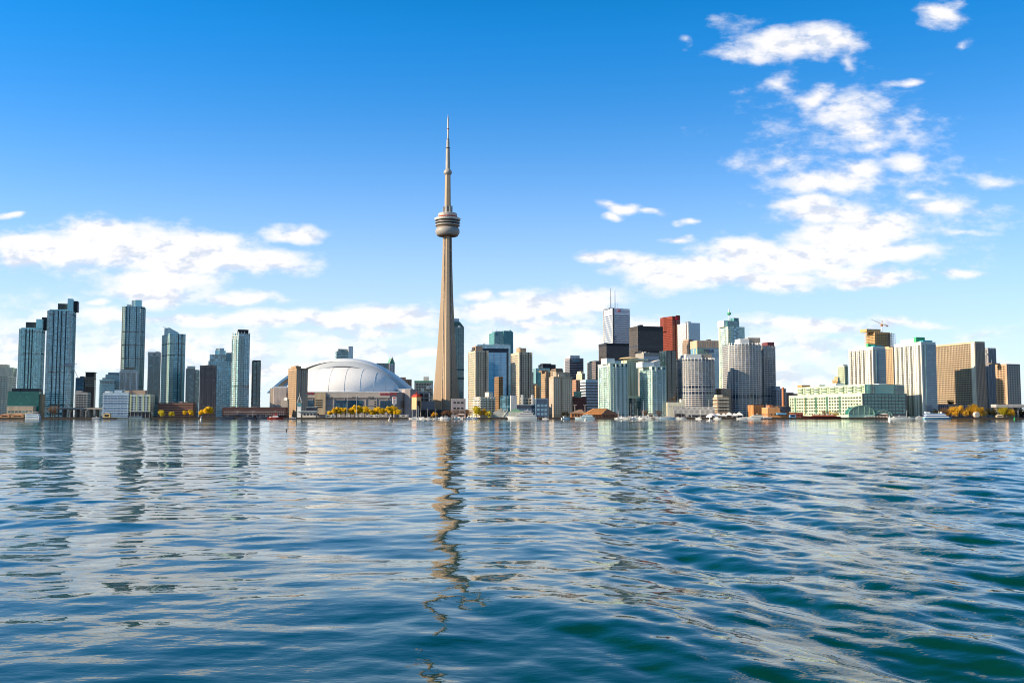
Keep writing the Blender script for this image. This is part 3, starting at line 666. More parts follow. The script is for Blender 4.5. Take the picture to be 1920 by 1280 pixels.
    b.body(wall((.50,.34,.2))); b.windows(G_BRONZE, 3.4, 1.8, 1.8, 3.6, 3, cap=60); b.cap(wall((.5,.36,.22)), 1002, 1010, 719)
    b = Bld('office_block', 'tan slab with dark brown crown behind the grey apartment tower', 'building', 1032, 1042, 1056, 693, 1800, depth=30)
    b.body(TAN); b.rings('window_band', G_BRONZE, 1.5, .06, 3.8, 3); b.cap(DBROWN, 1043, 1055, 690.5, 'crown', .02, .9)
    b = Bld('apartment_tower', 'grey-beige apartment tower with white square windows and sunlit western edge, shorter and stepped', 'tower', 1031.5, 1038, 1073, 706, 1400, depth=20)
    b.body(wall((.36,.305,.245))); b.windows(wall((.66,.60,.56), .4), 3.2, 1.6, 1.35, 2.9, 5); b.fins(BROWN, 30, 1.0, .15, only=[0], name='dark_strip', at_=[.4,.44])
    b.cap(wall((.34,.29,.24)), 1045, 1071, 697, 'upper_block', .2, .9); b.cap(wall((.4,.36,.3)), 1048, 1060, 701, 'upper_block', .02, .2)
    b = Bld('office_tower', 'grey office tower with pale sunlit strip and white lantern top, far back', 'tower', 1060.5, 1068, 1094, 671, 2250, depth=34)
    b.body(wall((.26,.25,.28))); b.rings('window_band', G_NAVY, 1.6, .06, 3.8, 3, b.H-6); b.fins(wall((.66,.62,.55)), 100, 5, .4, only=[1] if len(b.edges()) > 1 else [0], name='sunlit_strip', at_=[.06] ); b.cap(wall((.62,.64,.68)), 1069, 1087, 666, 'crown', .0, .7); b.cap(G_SKY, 1074, 1086, 673, 'glazed_band', -.02, .3, base=b.H-8)  # pale strip puts the sunlit edge into the wall colour
    b = Bld('office_block', 'stepped cream stone building lit by the sun behind the pink-brown tower', 'building', 1079, 1091, 1097, 700, 1900, depth=30, shape='L')
    b.body(wall((.66,.58,.42))); b.cap(wall((.68,.6,.45)), 1091.2, 1096, 695.5); b.windows(G_GREY, 4, 1.6, 2, 4, 30, cap=30)
    b = Bld('office_block', 'slim pink-brown tower with dark eastern face left of the pale ribbon office', 'tower', 1072, 1080, 1092, 712, 1650, depth=24)
    b.body(wall((.48,.26,.18))); b.windows(G_BRONZE, 3.2, 1.6, 1.7, 3.4, 3, cap=50)
    b = Bld('brick_building', 'low maroon block with flat roof behind the orange-roofed restaurant', 'building', 1073, 1100, 1104, 745, 1420, phi=5, depth=20)
    b.body(MAROON); b.windows(G_DARK, 4, 2.2, 1.6, 4, 3, cap=40); b.roof_gear(CONC_D, 4, 2, 3)
    b = Bld('apartment_block', 'small pale green glass block tucked beside the pale ribbon office', 'building', 1083, 1090, 1096, 733, 1500, depth=16)
    glass_tower(b, glass((.10,.26,.2), (.2,.4,.3)), LIME, 3.2, .8, .2, FIN_G, 5, .5, .3)
    b = Bld('office_block', 'brown ribbon-window office with dark front just left of the green-white waterfront tower', 'building', 1101, 1117, 1144, 678, 1850, depth=44)
    ribbon_tower(b, wall((.26,.20,.17)), G_NAVY, 4.2, 2.0); b.cap(DBROWN, 1119, 1140, 675.5)
    b = Bld('office_block', 'pale blue-white ribbon office with broad dark window bands, low', 'building', 1094, 1098, 1122, 712, 1560, depth=24)
    ribbon_tower(b, wall((.50,.58,.66)), G_NAVY, 4.6, 2.1); MB().prism(b.off(.2), b.H-4, b.H+.3).obj('crown', wall((.52,.66,.70)), b.root)

def waterfront_condo(lab, l, c, r, top, Y, caps, wallc, balc, bal_front, bal_side, glasscol=G_TEAL, depth=None, phi=PHI):
    b = Bld('condominium_tower', lab, 'tower', l, c, r, top, Y, phi=phi, depth=depth)
    b.body(wallc)
    b.windows(glasscol, 2.6, 2.0, 1.75, 2.9, 2.5, cap=100)
    b.balconies(balc, {0: bal_front, 1: bal_side} if len(b.edges()) > 1 and b.edges()[0][4] > b.edges()[1][4] else {0: bal_front, 1: bal_side}, 3.6, 2.9, 3, None, 1.4)
    b.fins(wall((.03,.04,.045)), 100, 2.4, .08, only=[0], name='recess_shade_strip', at_=[t for t in bal_front])  # near-black strips behind the balconies paint the shade of a recess
    for m, a, q, t, d0, d1 in caps: b.cap(m, a, q, t, 'penthouse', d0, d1)
    b.roof_gear(WHITE, 3, 1.8, int(l)); b.parapet(wallc, 1.0)
    return b

def city_core():
    b = Bld('office_tower', 'tallest white-striped office tower with two roof antennas and a small red ring emblem', 'tower', 1130.5, 1148, 1181, 578, 2350, depth=56)
    b.body(wall((.70,.72,.76), .5, .04)); b.rings('window_band', glass((.03,.055,.10), (.06,.1,.16)), 2.5, .12, 5.1, 8, b.lz(587)); b.rings('window_band', glass((.03,.055,.10), (.06,.1,.16)), 1.2, .12, 40, b.lz(584), b.lz(580))
    b.fins(wall((.05,.035,.035)), 100, 4.5, .3, only=None, name='corner_recess', at_=[.03]); b.fins(wall((.82,.82,.8)), 100, 1.8, .6, name='corner_pier')
    o = b.fx(1160.5); em = [ (2.9*math.cos(a), 2.9*math.sin(a)) for a in [2*math.pi*i/20 for i in range(20)] ]
    mb = MB()
    for i in range(20):
        if i in (3,4): continue
        p, q = em[i], em[(i+1)%20]; mb.tube((p[0],0,p[1]),(q[0],0,q[1]),.75)
    mb.obj('emblem', wall((.6,.02,.02), .5), b.root, (o, -b.D/2-1.3, b.lz(582)))
    for px, t, r, m in ((1153,537.5,1.1,DARK),(1161,536,1.2,WHITE),(1165.2,564,.5,STEEL)): b.mast(m, px, t, r, .45)
    b.cap(STEEL, 1146, 1158, 575.5, 'roof_plant'); b.cap(CONC_L, 1160, 1172, 576, 'roof_plant')
    mb = MB()
    for k in range(9): mb.box(-1.2-.5*k*.2, 1.2+.5*k*.2, -.5, .5, -k*3.6, -k*3.6+1.4)
    b = Bld('office_tower', 'dark blue-black office slab with brown sunlit side under the white-striped tower', 'tower', 1124, 1137, 1179, 643, 2150, depth=44)
    ribbon_tower(b, wall((.06,.055,.055), .5), G_NAVY, 4.1, 2.2); b.fins(wall((.36,.27,.2)), 3, .25, .3, only=[1], name='mullion_grid'); b.rings('crown', BLACK, 6, .4, 50, b.H-6, b.H+1)  # brown mullions on the sunlit side alone carry sunlight as colour
    b = Bld('office_tower', 'broad black steel-and-glass office tower with tan-striped sunlit side left of the red tower', 'tower', 1181, 1196, 1243, 611, 2200, depth=46)
    b.body(wall((.04,.038,.04), .5)); b.rings('window_band', glass((.014,.018,.03), (.06,.07,.08), frac=.15, ior=1.4), 1.9, .1, 4.0, 6, b.H-9); b.rings('window_band', G_NAVY, 4.2, .25, 50, b.lz(651), b.lz(645))
    b.fins(wall((.34,.27,.2)), 5, .5, .35, only=[1] if b.edges()[0][4] > b.edges()[1][4] else [0]); b.cap(BLACK, 1203, 1209, 608, 'roof_plant', .2, .5)  # tan fins on the west side alone paint its sunlight
    b.rings('spandrel', wall((.13,.105,.09)), 1.2, .04, 4.0, 4.2, b.H-9)
    b = Bld('office_block', 'grey stone and blue-glass block with dark set-back top in front of the black tower', 'building', 1189, 1207, 1239, 661, 1950, depth=40)
    b.body(wall((.30,.29,.27))); b.rings('joint_band', CONC_D, .4, .1, 8, 4); MB().box(-b.W/2+.5, b.W/2-.5, -b.D/2-.4, -b.D/2-.02, b.H-14, b.H-7).obj('glazing', G_BLUE, b.root); b.cap(BLACK, 1209, 1243, 656, 'upper_block', .4, 1.0); b.roof_gear(WHITE, 5, 2, 9)
    b = Bld('office_tower', 'red granite office tower with zigzag notch shadow and dark red eastern side', 'tower', 1243, 1260.5, 1274, 592.5, 2300, depth=52, phi=24, shape='L')
    b.body(RED); b.rings('window_band', glass((.09,.02,.014), (.16,.04,.02), ior=1.5), 1.5, .05, 4.0, 4, b.H-4)
    w, e, H = b.W/2, b.D/2, b.H
    MB().prism([(-w-5.5, e*.1), (-w-.02, e*.1-5), (-w-.02, e*.75)], b.lz(620), H-.01).obj('projecting_bay', RED, b.root)
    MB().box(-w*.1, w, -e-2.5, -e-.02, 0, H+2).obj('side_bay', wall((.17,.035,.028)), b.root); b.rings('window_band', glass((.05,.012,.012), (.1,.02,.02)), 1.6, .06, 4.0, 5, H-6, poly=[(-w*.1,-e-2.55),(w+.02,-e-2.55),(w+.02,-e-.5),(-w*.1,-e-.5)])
    b.cap(wall((.55,.02,.06)), 1264, 1269, 595, 'sign_panel', -.075, -.07, base=b.lz(599))
    b = Bld('office_tower', 'white office tower with sunlit ribbed side and pale-blue glass front, right of the red tower', 'tower', 1264, 1290.5, 1312, 605, 2250, depth=60, shape='L')
    b.body(wall((.80,.80,.78), .5, .04)); b.rings('window_band', glass((.14,.2,.22), (.25,.3,.3)), 1.6, .06, 4.0, 6, b.H-4); b.fins(wall((.82,.81,.78)), 4.2, 1.0, .3, only=[k for k, E in enumerate(b.edges()) if E[2] > b.W+1] or [1])
    b.fins(wall((.10,.06,.05)), 100, 3.2, .45, only=[k for k, E in enumerate(b.edges()) if E[2] > b.W+1] or [1], at_=[.86], name='dark_strip'); MB().box(-b.W/2+1.2, b.W/2, -b.D/2-.9, -b.D/2-.3, 0, b.H).obj('curtain_wall', glass((.16,.30,.40), (.22,.38,.48), ior=2.1), b.root); b.mast(WHITE, 1294, 600, .6, .2); b.cap(STEEL, 1291, 1297, 602.5, 'roof_plant', .05, .3)
    b = Bld('brick_building', 'brown stone tower block in front of the white ribbed tower', 'building', 1284, 1291, 1300, 636, 1950, depth=26)
    b.body(wall((.36,.26,.2))); b.windows(G_BRONZE, 3.2, 1.6, 1.7, 3.6, 60, cap=60)
    b = Bld('office_tower', 'office with fluted peach crown over blue glass bearing dark lettering, behind the first round tower', 'tower', 1299, 1307.5, 1348, 652, 1750, phi=10, depth=34)
    b.body(G_SKY, 'curtain_wall'); b.rings('floor_band', wall((.20,.32,.42)), .7, .15, 4.0, 5, b.H-10); b.fins(wall((.62,.50,.22)), 100, 2.4, .5, only=[1], at_=[.5,.9], name='pale_pier')
    MB().prism(b.off(.6), b.lz(652), b.lz(638)).obj('crown', wall((.66,.50,.36)), b.root); b.fins(wall((.40,.25,.17)), 4.6, .8, 1.0, b.lz(651.5), b.lz(638.6), 'crown_flute'); b.cap(DARK, 1330, 1336, 635.5, 'roof_plant', .2, .5, base=b.lz(638))
    MB().box(b.fx(1307.5), b.fx(1329), -b.D/2-.8, -b.D/2-.02, 10, b.lz(653)).obj('dark_glazing', glass((.07,.16,.14), (.2,.32,.2)), b.root)
    letter(b, 'TELUS', 1319, 1338, 660.8, 654.5, wall((.03,.02,.10), .5), 1.2)
    b = Bld('office_tower', 'dark bottle-green glass tower below the red tower', 'tower', 1243.5, 1250, 1268, 658, 1500, depth=26)
    b.body(glass((.008,.028,.034), (.05,.10,.10), frac=.2), 'curtain_wall'); b.rings('floor_band', wall((.012,.03,.035), .5), .6, .12, 3.1, 3); b.fins(BLACK, 8, .9, .3); b.parapet(DARK, 1)
    b = Bld('apartment_tower', 'narrow copper-brown tower with sunlit western face and dark front, left of the first round tower', 'tower', 1268.5, 1276.5, 1286, 691, 1560, depth=24)
    b.body(wall((.42,.25,.15))); b.windows(G_BRONZE, 2.8, 1.3, 1.6, 3.0, 3, cap=70); b.fins(wall((.5,.33,.2)), 3.0, .7, .25, name='pier_strip'); b.cap(DARK, 1268.8, 1277, 681, 'water_tank', .3, .9)
    b = Bld('condominium_tower', 'pale-teal tower with stepped glass crown, white roof box and green-tipped mast', 'tower', 1348, 1364, 1396, 612, 1620)
    b.body(wall((.56,.62,.50))); b.windows(G_TEAL, 3.0, 2.3, 1.8, 3.05, 3, cap=100); b.rings('floor_band', SLAB, .7, .3, 3.05, 4.2)
    e2 = [k for k, E in enumerate(b.edges()) if E[4] == max(q[4] for q in b.edges())]
    b.fins(G_TEAL, 100, 9, .45, name='glazed_strip', only=e2, at_=[.5]); b.fins(LIME, 100, 2.2, .7, name='pale_pier', at_=[.02])
    b.balconies(LIME, {0:[.1],1:[.2,.75]}, 3.8, 3.05, 4, None, 1.4)
    MB().box(b.fx(1365), b.fx(1387), -b.D*.45, b.D*.35, b.H, b.lz(601)).obj('glass_crown', glass((.05,.17,.19), (.14,.3,.32)), b.root); b.cap(TEALW, 1378, 1387, 595, 'crown_step', .1, .6, base=b.lz(601)); MB().box(-b.W*.62, -b.W*.38, -b.D*.3, b.D*.4, b.H, b.lz(600)).obj('roof_box', WHITE, b.root)
    x, y = b.fx(1374), -b.D*.1
    MB().tube((x,y,b.lz(601)),(x,y,b.lz(580)),.7,.4).obj('mast', WHITE, b.root); MB().lathe([(.4,-2.6),(3.2,-1.2),(3.4,0),(3.0,1.6),(.4,2.4)], 14).obj('mast_globe', wall((.05,.34,.14), .4), b.root, (x,y,b.lz(586.5))); MB().lathe([(1.2,0),(1.0,2),(.1,6)], 10).obj('mast_tip', WHITE, b.root, (x,y,b.lz(583)))
    # the green-white waterfront trio
    b = waterfront_condo('green-white waterfront condominium tower with white penthouse, westernmost of the three behind the sailboats', 1121, 1144, 1178, 682, 1345,
        [(WHITE,1141,1156,671,.15,.6),(PALEG,1156,1172,675,.3,.8)], wall((.52,.62,.52)), wall((.52,.64,.60), .6, .06), [.22,.42,.68,.9], [.12,.5,.9])
    b.fins(PALEG, 100, 1.6, 1.6, only=[0], name='pale_pier', at_=[.32,.56,.78])
    b = Bld('condominium_tower', 'olive-lit waterfront tower with shallow domed lid, middle of the three behind the sailboats', 'tower', 1175, 1196, 1214, 676, 1440, phi=26)
    b.body(wall((.58,.56,.38))); b.windows(G_DARK, 3.4, 2.2, 1.5, 2.95, 3, cap=100); b.rings('balcony_band', wall((.62,.62,.45)), .95, .55, 2.95, 4.0); b.fins(wall((.6,.62,.45)), 100, 2.2, .9, name='pale_pier', at_=[.45])
    b.cap(CREAM, 1180, 1213, 672.5, 'crown', -.2, 1.0); MB().lathe([(15,0),(13,1.2),(8,2.2),(.5,2.8)], 24).obj('roof_lid', wall((.55,.42,.26)), b.root, (0,0,b.lz(672.5)))
    b = waterfront_condo('green-white waterfront condominium tower with slanted white roof fin, easternmost of the three behind the sailboats', 1199, 1222, 1249, 688, 1345,
        [(WHITE,1209,1231,678,.2,.7)], wall((.48,.60,.53)), wall((.50,.63,.61), .6, .06), [.12,.5,.86], [.2,.55,.88])
    b.fins(PALEG, 100, 1.6, 1.6, only=[0], name='pale_pier', at_=[.3,.68])
    x0, x1 = b.fx(1226), b.fx(1245); zb = b.H
    MB().add([(x0,-b.D*.2,zb),(x1,-b.D*.2,zb),(x1,b.D*.2,zb),(x0,b.D*.2,zb),(x0,-b.D*.2,b.lz(679.5)),(x1,-b.D*.2,b.lz(673)),(x1,b.D*.2,b.lz(673)),(x0,b.D*.2,b.lz(679.5))],[(3,2,1,0),(4,5,6,7),(0,1,5,4),(1,2,6,5),(2,3,7,6),(3,0,4,7)]).obj('roof_fin', wall((.62,.58,.56)), b.root)
    b = Bld('glass_office', 'low dark teal glass pavilion between the second and third green-white towers', 'building', 1178, 1184, 1202, 746, 1375, phi=12, depth=16)
    glass_tower(b, G_DTEAL, FIN_G, 3.4, .5, .15, FIN_D, 5, .5, .3); b.cap(LIME, 1178.5, 1200, 742.5, 'crown', -.02, .5)
    # round-fronted pair
    for lab, l, c, r, top, Y, caps, cut in (
        ('round-fronted white-banded condominium tower, the lower and western of the two cylinders', 1283, 1286, 1346, 673, 1490, [(WHITE,1289,1319,663,.2,.75),(wall((.34,.29,.25)),1318,1340,662.5,.25,.8)], 0),
        ('round-fronted white-banded condominium tower, taller eastern cylinder with a paler sunlit west side', 1371, 1374, 1434, 645, 1530, [(WHITE,1392,1409,634,.2,.7),(wall((.34,.29,.25)),1408,1431,631.5,.25,.8)], 0)):
        b = Bld('condominium_tower', lab, 'tower', l, c, r, top, Y, phi=8, depth=46, shape='round')
        b.body(glass((.015,.035,.07), (.16,.22,.32), ior=1.5), 'curtain_wall'); b.rings('balcony_band', wall((.58,.58,.58), .6, .08), 1.0, .75, 2.95, 3.2)
        b.fins(wall((.60,.58,.56), .6), 4.8, .35, .5); b.fins(wall((.66,.64,.6)), 100, 1.5, 1.0, name='pale_pier', only=[0], at_=[.1])
        for m, a, q, t, d0, d1 in caps: b.cap(m, a, q, t, 'penthouse', d0, d1)
        b.fins(WHITE, 4.8, .5, .9, b.H-1, b.H+2.6, 'crown_frame'); b.roof_gear(WHITE, 3, 2, 5); b.mast(STEEL, b.fl+(b.frt-b.fl)*.8, top-18, .2)
    b = Bld('condominium_tower', 'dark-banded square tower with red-trimmed roof attached behind the taller cylinder', 'tower', 1420, 1432, 1453, 648, 1575, phi=12, depth=30)
    b.body(glass((.04,.06,.09), (.25,.27,.30)), 'curtain_wall'); b.rings('balcony_band', wall((.54,.51,.50), .6, .08), 1.0, .7, 2.95, 3.2); b.fins(wall((.5,.48,.47)), 5, .5, .6); b.cap(wall((.16,.05,.06)), 1440, 1452.5, 641, 'penthouse', .05, .7)
    for px in (1441, 1444, 1447, 1450, 1452): b.mast(CONC_L, px, 638.5, .25, .1)
    # low row between
    b = Bld('quay_building', 'long low cream quay building with slot windows left of the first cylinder', 'building', 1251, 1284, 1287, 754, 1345, phi=3, depth=20)
    b.body(CREAM); b.windows(G_DARK, 3.0, 1.6, .8, 6, b.H-6, b.H-3, cap=30); b.cap(DARK, 1252, 1270, 750.5, 'roof_plant'); b.cap(CREAM, 1277, 1285, 748, 'tower_block', -.02, .8)
    b = Bld('lattice_hoarding', 'long white lattice hoarding along the quay below the first cylinder', 'fence', 1262, 1340, 1341, 763, 1330, phi=1, depth=1.2)
    b.body(wall((.34,.30,.27)), 'panel')
    mb = MB(); n = 34
    for k in range(n):
        x0 = -b.W/2 + b.W*k/n; x1 = x0 + b.W/n
        mb.tube((x0,-b.D/2-.15,1),(x1,-b.D/2-.15,b.H-.4),.22,n=4).tube((x1,-b.D/2-.15,1),(x0,-b.D/2-.15,b.H-.4),.22,n=4)
    mb.obj('lattice', WHITE, b.root); MB().box(-b.W/2,b.W/2,-b.D/2-.3,b.D/2,b.H+.01,b.H+.4).obj('top_rail', WHITE, b.root)
    b = Bld('brick_building', 'small stacked brown and cream houses between the two cylinders', 'building', 1345, 1366, 1371, 744, 1440, phi=8, depth=18)
    b.body(wall((.36,.27,.2))); b.windows(G_DARK, 4, 2.4, 1.7, 3.6, 2, cap=40); b.cap(CREAM, 1346, 1357, 740); b.rings('floor_band', CREAM, 1.2, .5, 5, 6)
    b = Bld('apartment_block', 'teal glass mid-rise with white frames behind the brown and cream houses', 'building', 1346, 1352, 1371, 728, 1520, depth=18)
    b.body(wall((.34,.24,.2))); b.windows(G_DTEAL, 3.4, 2.2, 1.7, 3.3, 3, cap=60)

def city_east():
    b = Bld('office_block', 'blue-grey gridded office right of the taller cylinder behind the brick chimney', 'building', 1452, 1456, 1474, 728, 1560, phi=10, depth=24)
    b.body(wall((.40,.42,.47))); b.windows(G_NAVY, 3.6, 2.0, 1.9, 3.7, 3, cap=80); b.cap(GREYB, 1456, 1466, 724); b.mast(STEEL, 1457, 719, .2)
    b = Bld('brick_chimney', 'tall plain orange-brick smokestack above the brick complex', 'chimney', 1466, 1467, 1470.5, 726, 1370, phi=10, depth=3)
    MB().lathe([(1.9,0),(1.45,b.H-1.2),(1.7,b.H-1.1),(1.7,b.H)], 16).obj('stack', wall((.50,.19,.09)), b.root)
    b = Bld('warehouse', 'dark distant warehouse roofs behind the brick chimney', 'building', 1474, 1496, 1498, 738, 1750, phi=5, depth=40)
    b.body(wall((.06,.06,.09))); b.windows(G_NAVY, 6, 3, 2, 5, 4, cap=20); b.cap(wall((.05,.05,.08)), 1476, 1492, 735.5)
    # orange brick power house complex
    b = Bld('power_house', 'orange-brick former power house with dark glazed bay and blue canopy on the quay', 'building', 1440, 1480, 1482, 765, 1322, phi=4, depth=26)
    b.body(ORANGE); b.windows(G_DARK, 5, 2.2, 1.8, 9, 3, cap=14); b.parapet(wall((.62,.40,.24)), .7); b.cap(BRICK, 1446, 1452, 759, 'roof_block'); b.cap(wall((.62,.35,.16)), 1452, 1478, 761, 'roof_block', .4, .95)
    MB().box(b.fx(1462), b.fx(1481), -b.D/2-3, -b.D/2+6, b.lz(772), b.lz(762)).obj('glazed_bay', G_NAVY, b.root); MB().box(b.fx(1455), b.fx(1472), -b.D/2-5, -b.D/2-.1, b.lz(777), b.lz(774)).obj('canopy', wall((.10,.35,.62), .5), b.root)
    b = Bld('brick_building', 'small orange-brick box with fluted front left of the power house', 'building', 1400, 1413, 1432, 759.5, 1365, phi=12, depth=18)
    b.body(ORANGE); b.fins(wall((.45,.18,.07)), 4, .8, .4, name='pilaster'); b.parapet(BRICK, .5)
    b = Bld('brick_building', 'low dark-red brick annex joining power house and pale pier terminal', 'building', 1482, 1506, 1508, 773, 1318, phi=4, depth=16)
    b.body(wall((.30,.09,.06))); b.windows(G_DARK, 4, 2.4, 1.6, 4, 2, cap=20)
    # the pale pier terminal
    b = Bld('pier_terminal', 'huge cream-green pier terminal with rows of dark windows and set-back balcony storeys', 'building', 1479, 1616, 1700, 737, 1318, shape='L')
    pt = wall((.50,.63,.47), .75, .07); b.body(pt)
    es = b.edges(); kl = max(range(len(es)), key=lambda k: es[k][2]); ks = 1-kl
    b.windows(glass((.03,.035,.03), (.25,.27,.18), frac=.2), 6.1, 3.7, 2.3, 4.3, 3.5, only=[kl], cap=100)
    [b.fins(glass((.06,.16,.12), (.2,.3,.22)), 100, 4.2, .3, 6, b.H-3, 'stair_glazing', [kl], at_=[q]) for q in (.1,.25,.4,.55,.72)]
    MB().box(-b.W/2+.3, b.W/2-.3, -b.D/2-.5, -b.D/2-.02, 0, b.H-.6).obj('south_wall', wall((.22,.20,.18)), b.root)  # dark sheet: the shaded lake side put into the wall colour
    b.windows(glass((.03,.24,.19), (.07,.34,.27)), 5.4, 4.3, 3.1, 4.4, 5, only=[ks], e=.55, cap=90, name='south_window')
    up = b.lz(720); ux0, ux1, uy0, uy1 = -b.W/2+6, b.W/2-4, -b.D/2+2, b.D/2-14
    MB().box(ux0, ux1, uy0, uy1, b.H+.01, up).obj('upper_storeys', pt, b.root)
    P = [(ux0,uy0),(ux1,uy0),(ux1,uy1),(ux0,uy1)]
    b.windows(glass((.04,.06,.045), (.3,.34,.2), frac=.3), 5.2, 3.4, 2.0, 3.3, b.H+1, up, poly=P, only=[kl], name='upper_window', cap=70)
    nb = 8
    for k in range(nb):
        y = uy0 + (uy1-uy0)*(k+.5)/nb
        MB().lathe([(4.0, b.H+.02),(4.0, up-1.5),(3.2, up-.8)], 10, (ux0, y)).obj('balcony_tower', wall((.62,.70,.50)), b.root)
        MB().lathe([(4.25, b.H+3.2),(4.25, b.H+4.6)], 10, (ux0, y)).obj('bay_glazing', glass((.05,.12,.08), (.2,.3,.2)), b.root); MB().lathe([(4.25, b.H+6.6),(4.25, b.H+8.0)], 10, (ux0, y)).obj('bay_glazing', glass((.05,.12,.08), (.2,.3,.2)), b.root)
    MB().lathe([(8, b.H+.02),(8, up-.4)], 20, (ux0+9, uy0+5)).obj('round_corner', glass((.04,.15,.15), (.1,.26,.25)), b.root)
    for zz in (3.4, 6.8): MB().lathe([(8.4, b.H+zz),(8.4, b.H+zz+.9)], 20, (ux0+9, uy0+5)).obj('corner_band', wall((.10,.28,.26)), b.root)
    MB().box(0, b.W/2-6, -b.D/2+4, -b.D/2+18, b.H+.02, up-4).obj('glazed_wing', glass((.04,.15,.15), (.1,.26,.25)), b.root); MB().box(b.W/2-18, b.W/2-2, -b.D/2+1.5, -b.D/2+16, b.H+.03, up-.6).obj('glazed_wing', glass((.03,.12,.12), (.08,.22,.2)), b.root)
    MB().box(-4, 8, -b.D/2+6, -b.D/2+16, up-3.98, up+1).obj('roof_plant', WHITE, b.root); MB().box(-b.W*.2, 0, 0, 20, up+.01, up+4).obj('roof_plant', WHITE, b.root); MB().box(-b.W*.2, -4, 40, 56, up+.01, up+3).obj('roof_plant', CREAM, b.root); MB().box(-b.W*.2, 0, 84, 96, up+.01, up+4).obj('roof_plant', ORANGE, b.root)
    # barrel-vaulted glass hall in front
    b = Bld('glass_hall', 'green glass barrel-vaulted hall in front of the pier terminal', 'building', 1591, 1640, 1642, 774, 1306, phi=10, depth=10)
    b.body(wall((.34,.50,.40)), 'wall', 0, 4); w, e = b.W/2, b.D/2; hh = b.lz(760)-4
    def vault(x0, x1, y0, y1, z, h, nm, m):
        n = 14; ps = [(x0+(x1-x0)*(1-math.cos(math.pi*i/n))/2, z+h*math.sin(math.pi*i/n)) for i in range(n+1)]
        mb = MB().add([(p[0],y0,p[1]) for p in ps]+[(p[0],y1,p[1]) for p in ps], [(i,i+1,n+2+i,n+1+i) for i in range(n)]+[tuple(range(n+1))[::-1], tuple(range(n+1,2*n+2))])
        o = mb.obj(nm, m, b.root)
        rb = MB()
        for i in range(0, n):
            rb.tube((ps[i][0], y0-.15, ps[i][1]), (ps[i+1][0], y0-.15, ps[i+1][1]), .35)
        for i in range(2, n-1, 2): rb.tube((ps[i][0], y0-.15, z), (ps[i][0], y0-.15, ps[i][1]), .18)
        for q in (.33,.66): rb.tube((x0+1.5, y0-.15, z+h*q*.8), (x1-1.5, y0-.15, z+h*q*.8), .15)
        rb.obj('glazing_bar', wall((.30,.52,.40), .5), o)
    vault(-w, w, -e, e, 4.01, hh, 'glass_vault', glass((.035,.17,.12), (.12,.32,.24)))
    vault(w+.5, w+26, -e+2, e+3, 2.0, hh*.62, 'glass_vault', glass((.02,.10,.09), (.06,.2,.17)))
    b = Bld('arcade', 'white post arcade along the quay right of the green glass hall', 'pergola', 1622, 1668, 1669, 780, 1302.5, phi=0, depth=2.4)
    MB().box(-b.W/2,b.W/2,-b.D/2,b.D/2,b.H-.6,b.H).obj('roof', WHITE, b.root)
    for k in range(9): MB().box(-b.W/2+k*(b.W-.6)/8, -b.W/2+k*(b.W-.6)/8+.6, -b.D/2, -b.D/2+.6, 0, b.H-.6).obj('post', WHITE, b.root)
    # white residential pair
    for lab, l, c, r, top, Y, grn, blu in (
        ('white apartment slab with dark balcony columns and teal roof edge behind the pale pier terminal', 1591, 1636, 1660, 651, 1520, (1609,1640,643), True),
        ('tallest white apartment slab with columns of dark balconies, right of the pale pier terminal', 1676.5, 1727, 1754, 642, 1345, (1718,1731,630.5), True)):
        b = Bld('apartment_tower', lab, 'tower', l, c, r, top, Y, shape='L')
        b.body(wall((.62,.62,.58), .7, .05)); es = b.edges(); kl = max(range(len(es)), key=lambda k: es[k][2]) if es[0][2] > 40 or es[1][2] > 40 else 1
        kl = [k for k, E in enumerate(es) if E[3].x < -.5][0]; ks = 1-kl
        b.windows(G_DARK, 1, 4.4, 1.75, 2.9, 2.5, only=[kl], pos=[.12,.29,.46,.63,.92], cap=100, name='recess_shade_panel')  # dark panels stand in for the shade inside recessed balconies
        b.windows(G_DARK, 1, 1.4, 1.4, 2.9, 2.8, only=[kl], pos=[.05,.2,.375,.54,.71,.8], cap=100)
        nfl = int((b.H-1.5-2.5-1.75)/2.9)
        b.balconies(wall((.62,.61,.55), .7, .05), {kl:[.12,.29,.46,.63,.92]}, 4.6, 2.9, 1.0, None, .9, only=[kl], h=.75, ztop=2.5+nfl*2.9-.75)
        MB().box(-b.W/2+b.W*.25, b.W/2-.2, -b.D/2-.8, -b.D/2-.02, 0, b.H-2).obj('glazed_wall', glass((.04,.16,.24), (.12,.28,.36)), b.root)
        b.rings('floor_band', wall((.34,.40,.44)), .7, .06, 2.9, 3.6, b.H-3, poly=[(-b.W/2+b.W*.25,-b.D/2-.85),(b.W/2-.1,-b.D/2-.85),(b.W/2-.1,-b.D/2-.1),(-b.W/2+b.W*.25,-b.D/2-.1)])
        b.windows(G_GREY, 2.8, 1.8, 1.4, 2.9, 3, only=[ks], margin=1, skip=lambda i, n, z: i > n*.28, cap=30)
        MB().box(-b.W*.2, b.W*.45, -b.D*.42, -b.D*.1, b.H, b.H+3.5).obj('teal_cornice', wall((.05,.30,.38), .5), b.root)
        MB().box(-b.W*.42, b.W*.2, -b.D*.2, b.D*.3, b.H+.01, b.lz(grn[2]+3)).obj('penthouse', wall((.74,.76,.62)), b.root); MB().box(-b.W*.42+.2, b.W*.2, -b.D*.28, -b.D*.201, b.H+.02, b.lz(grn[2])).obj('green_screen', wall((.06,.38,.18), .5), b.root)
        b.parapet(WHITE, 1)
    b = Bld('apartment_block', 'small pale green block at the left shoulder of the rear white slab', 'building', 1583, 1590, 1594, 686, 1600, depth=18)
    b.body(wall((.52,.58,.42))); b.windows(G_DTEAL, 3, 1.8, 1.6, 2.9, 40, cap=60); b.cap(WHITE, 1584, 1592, 683)
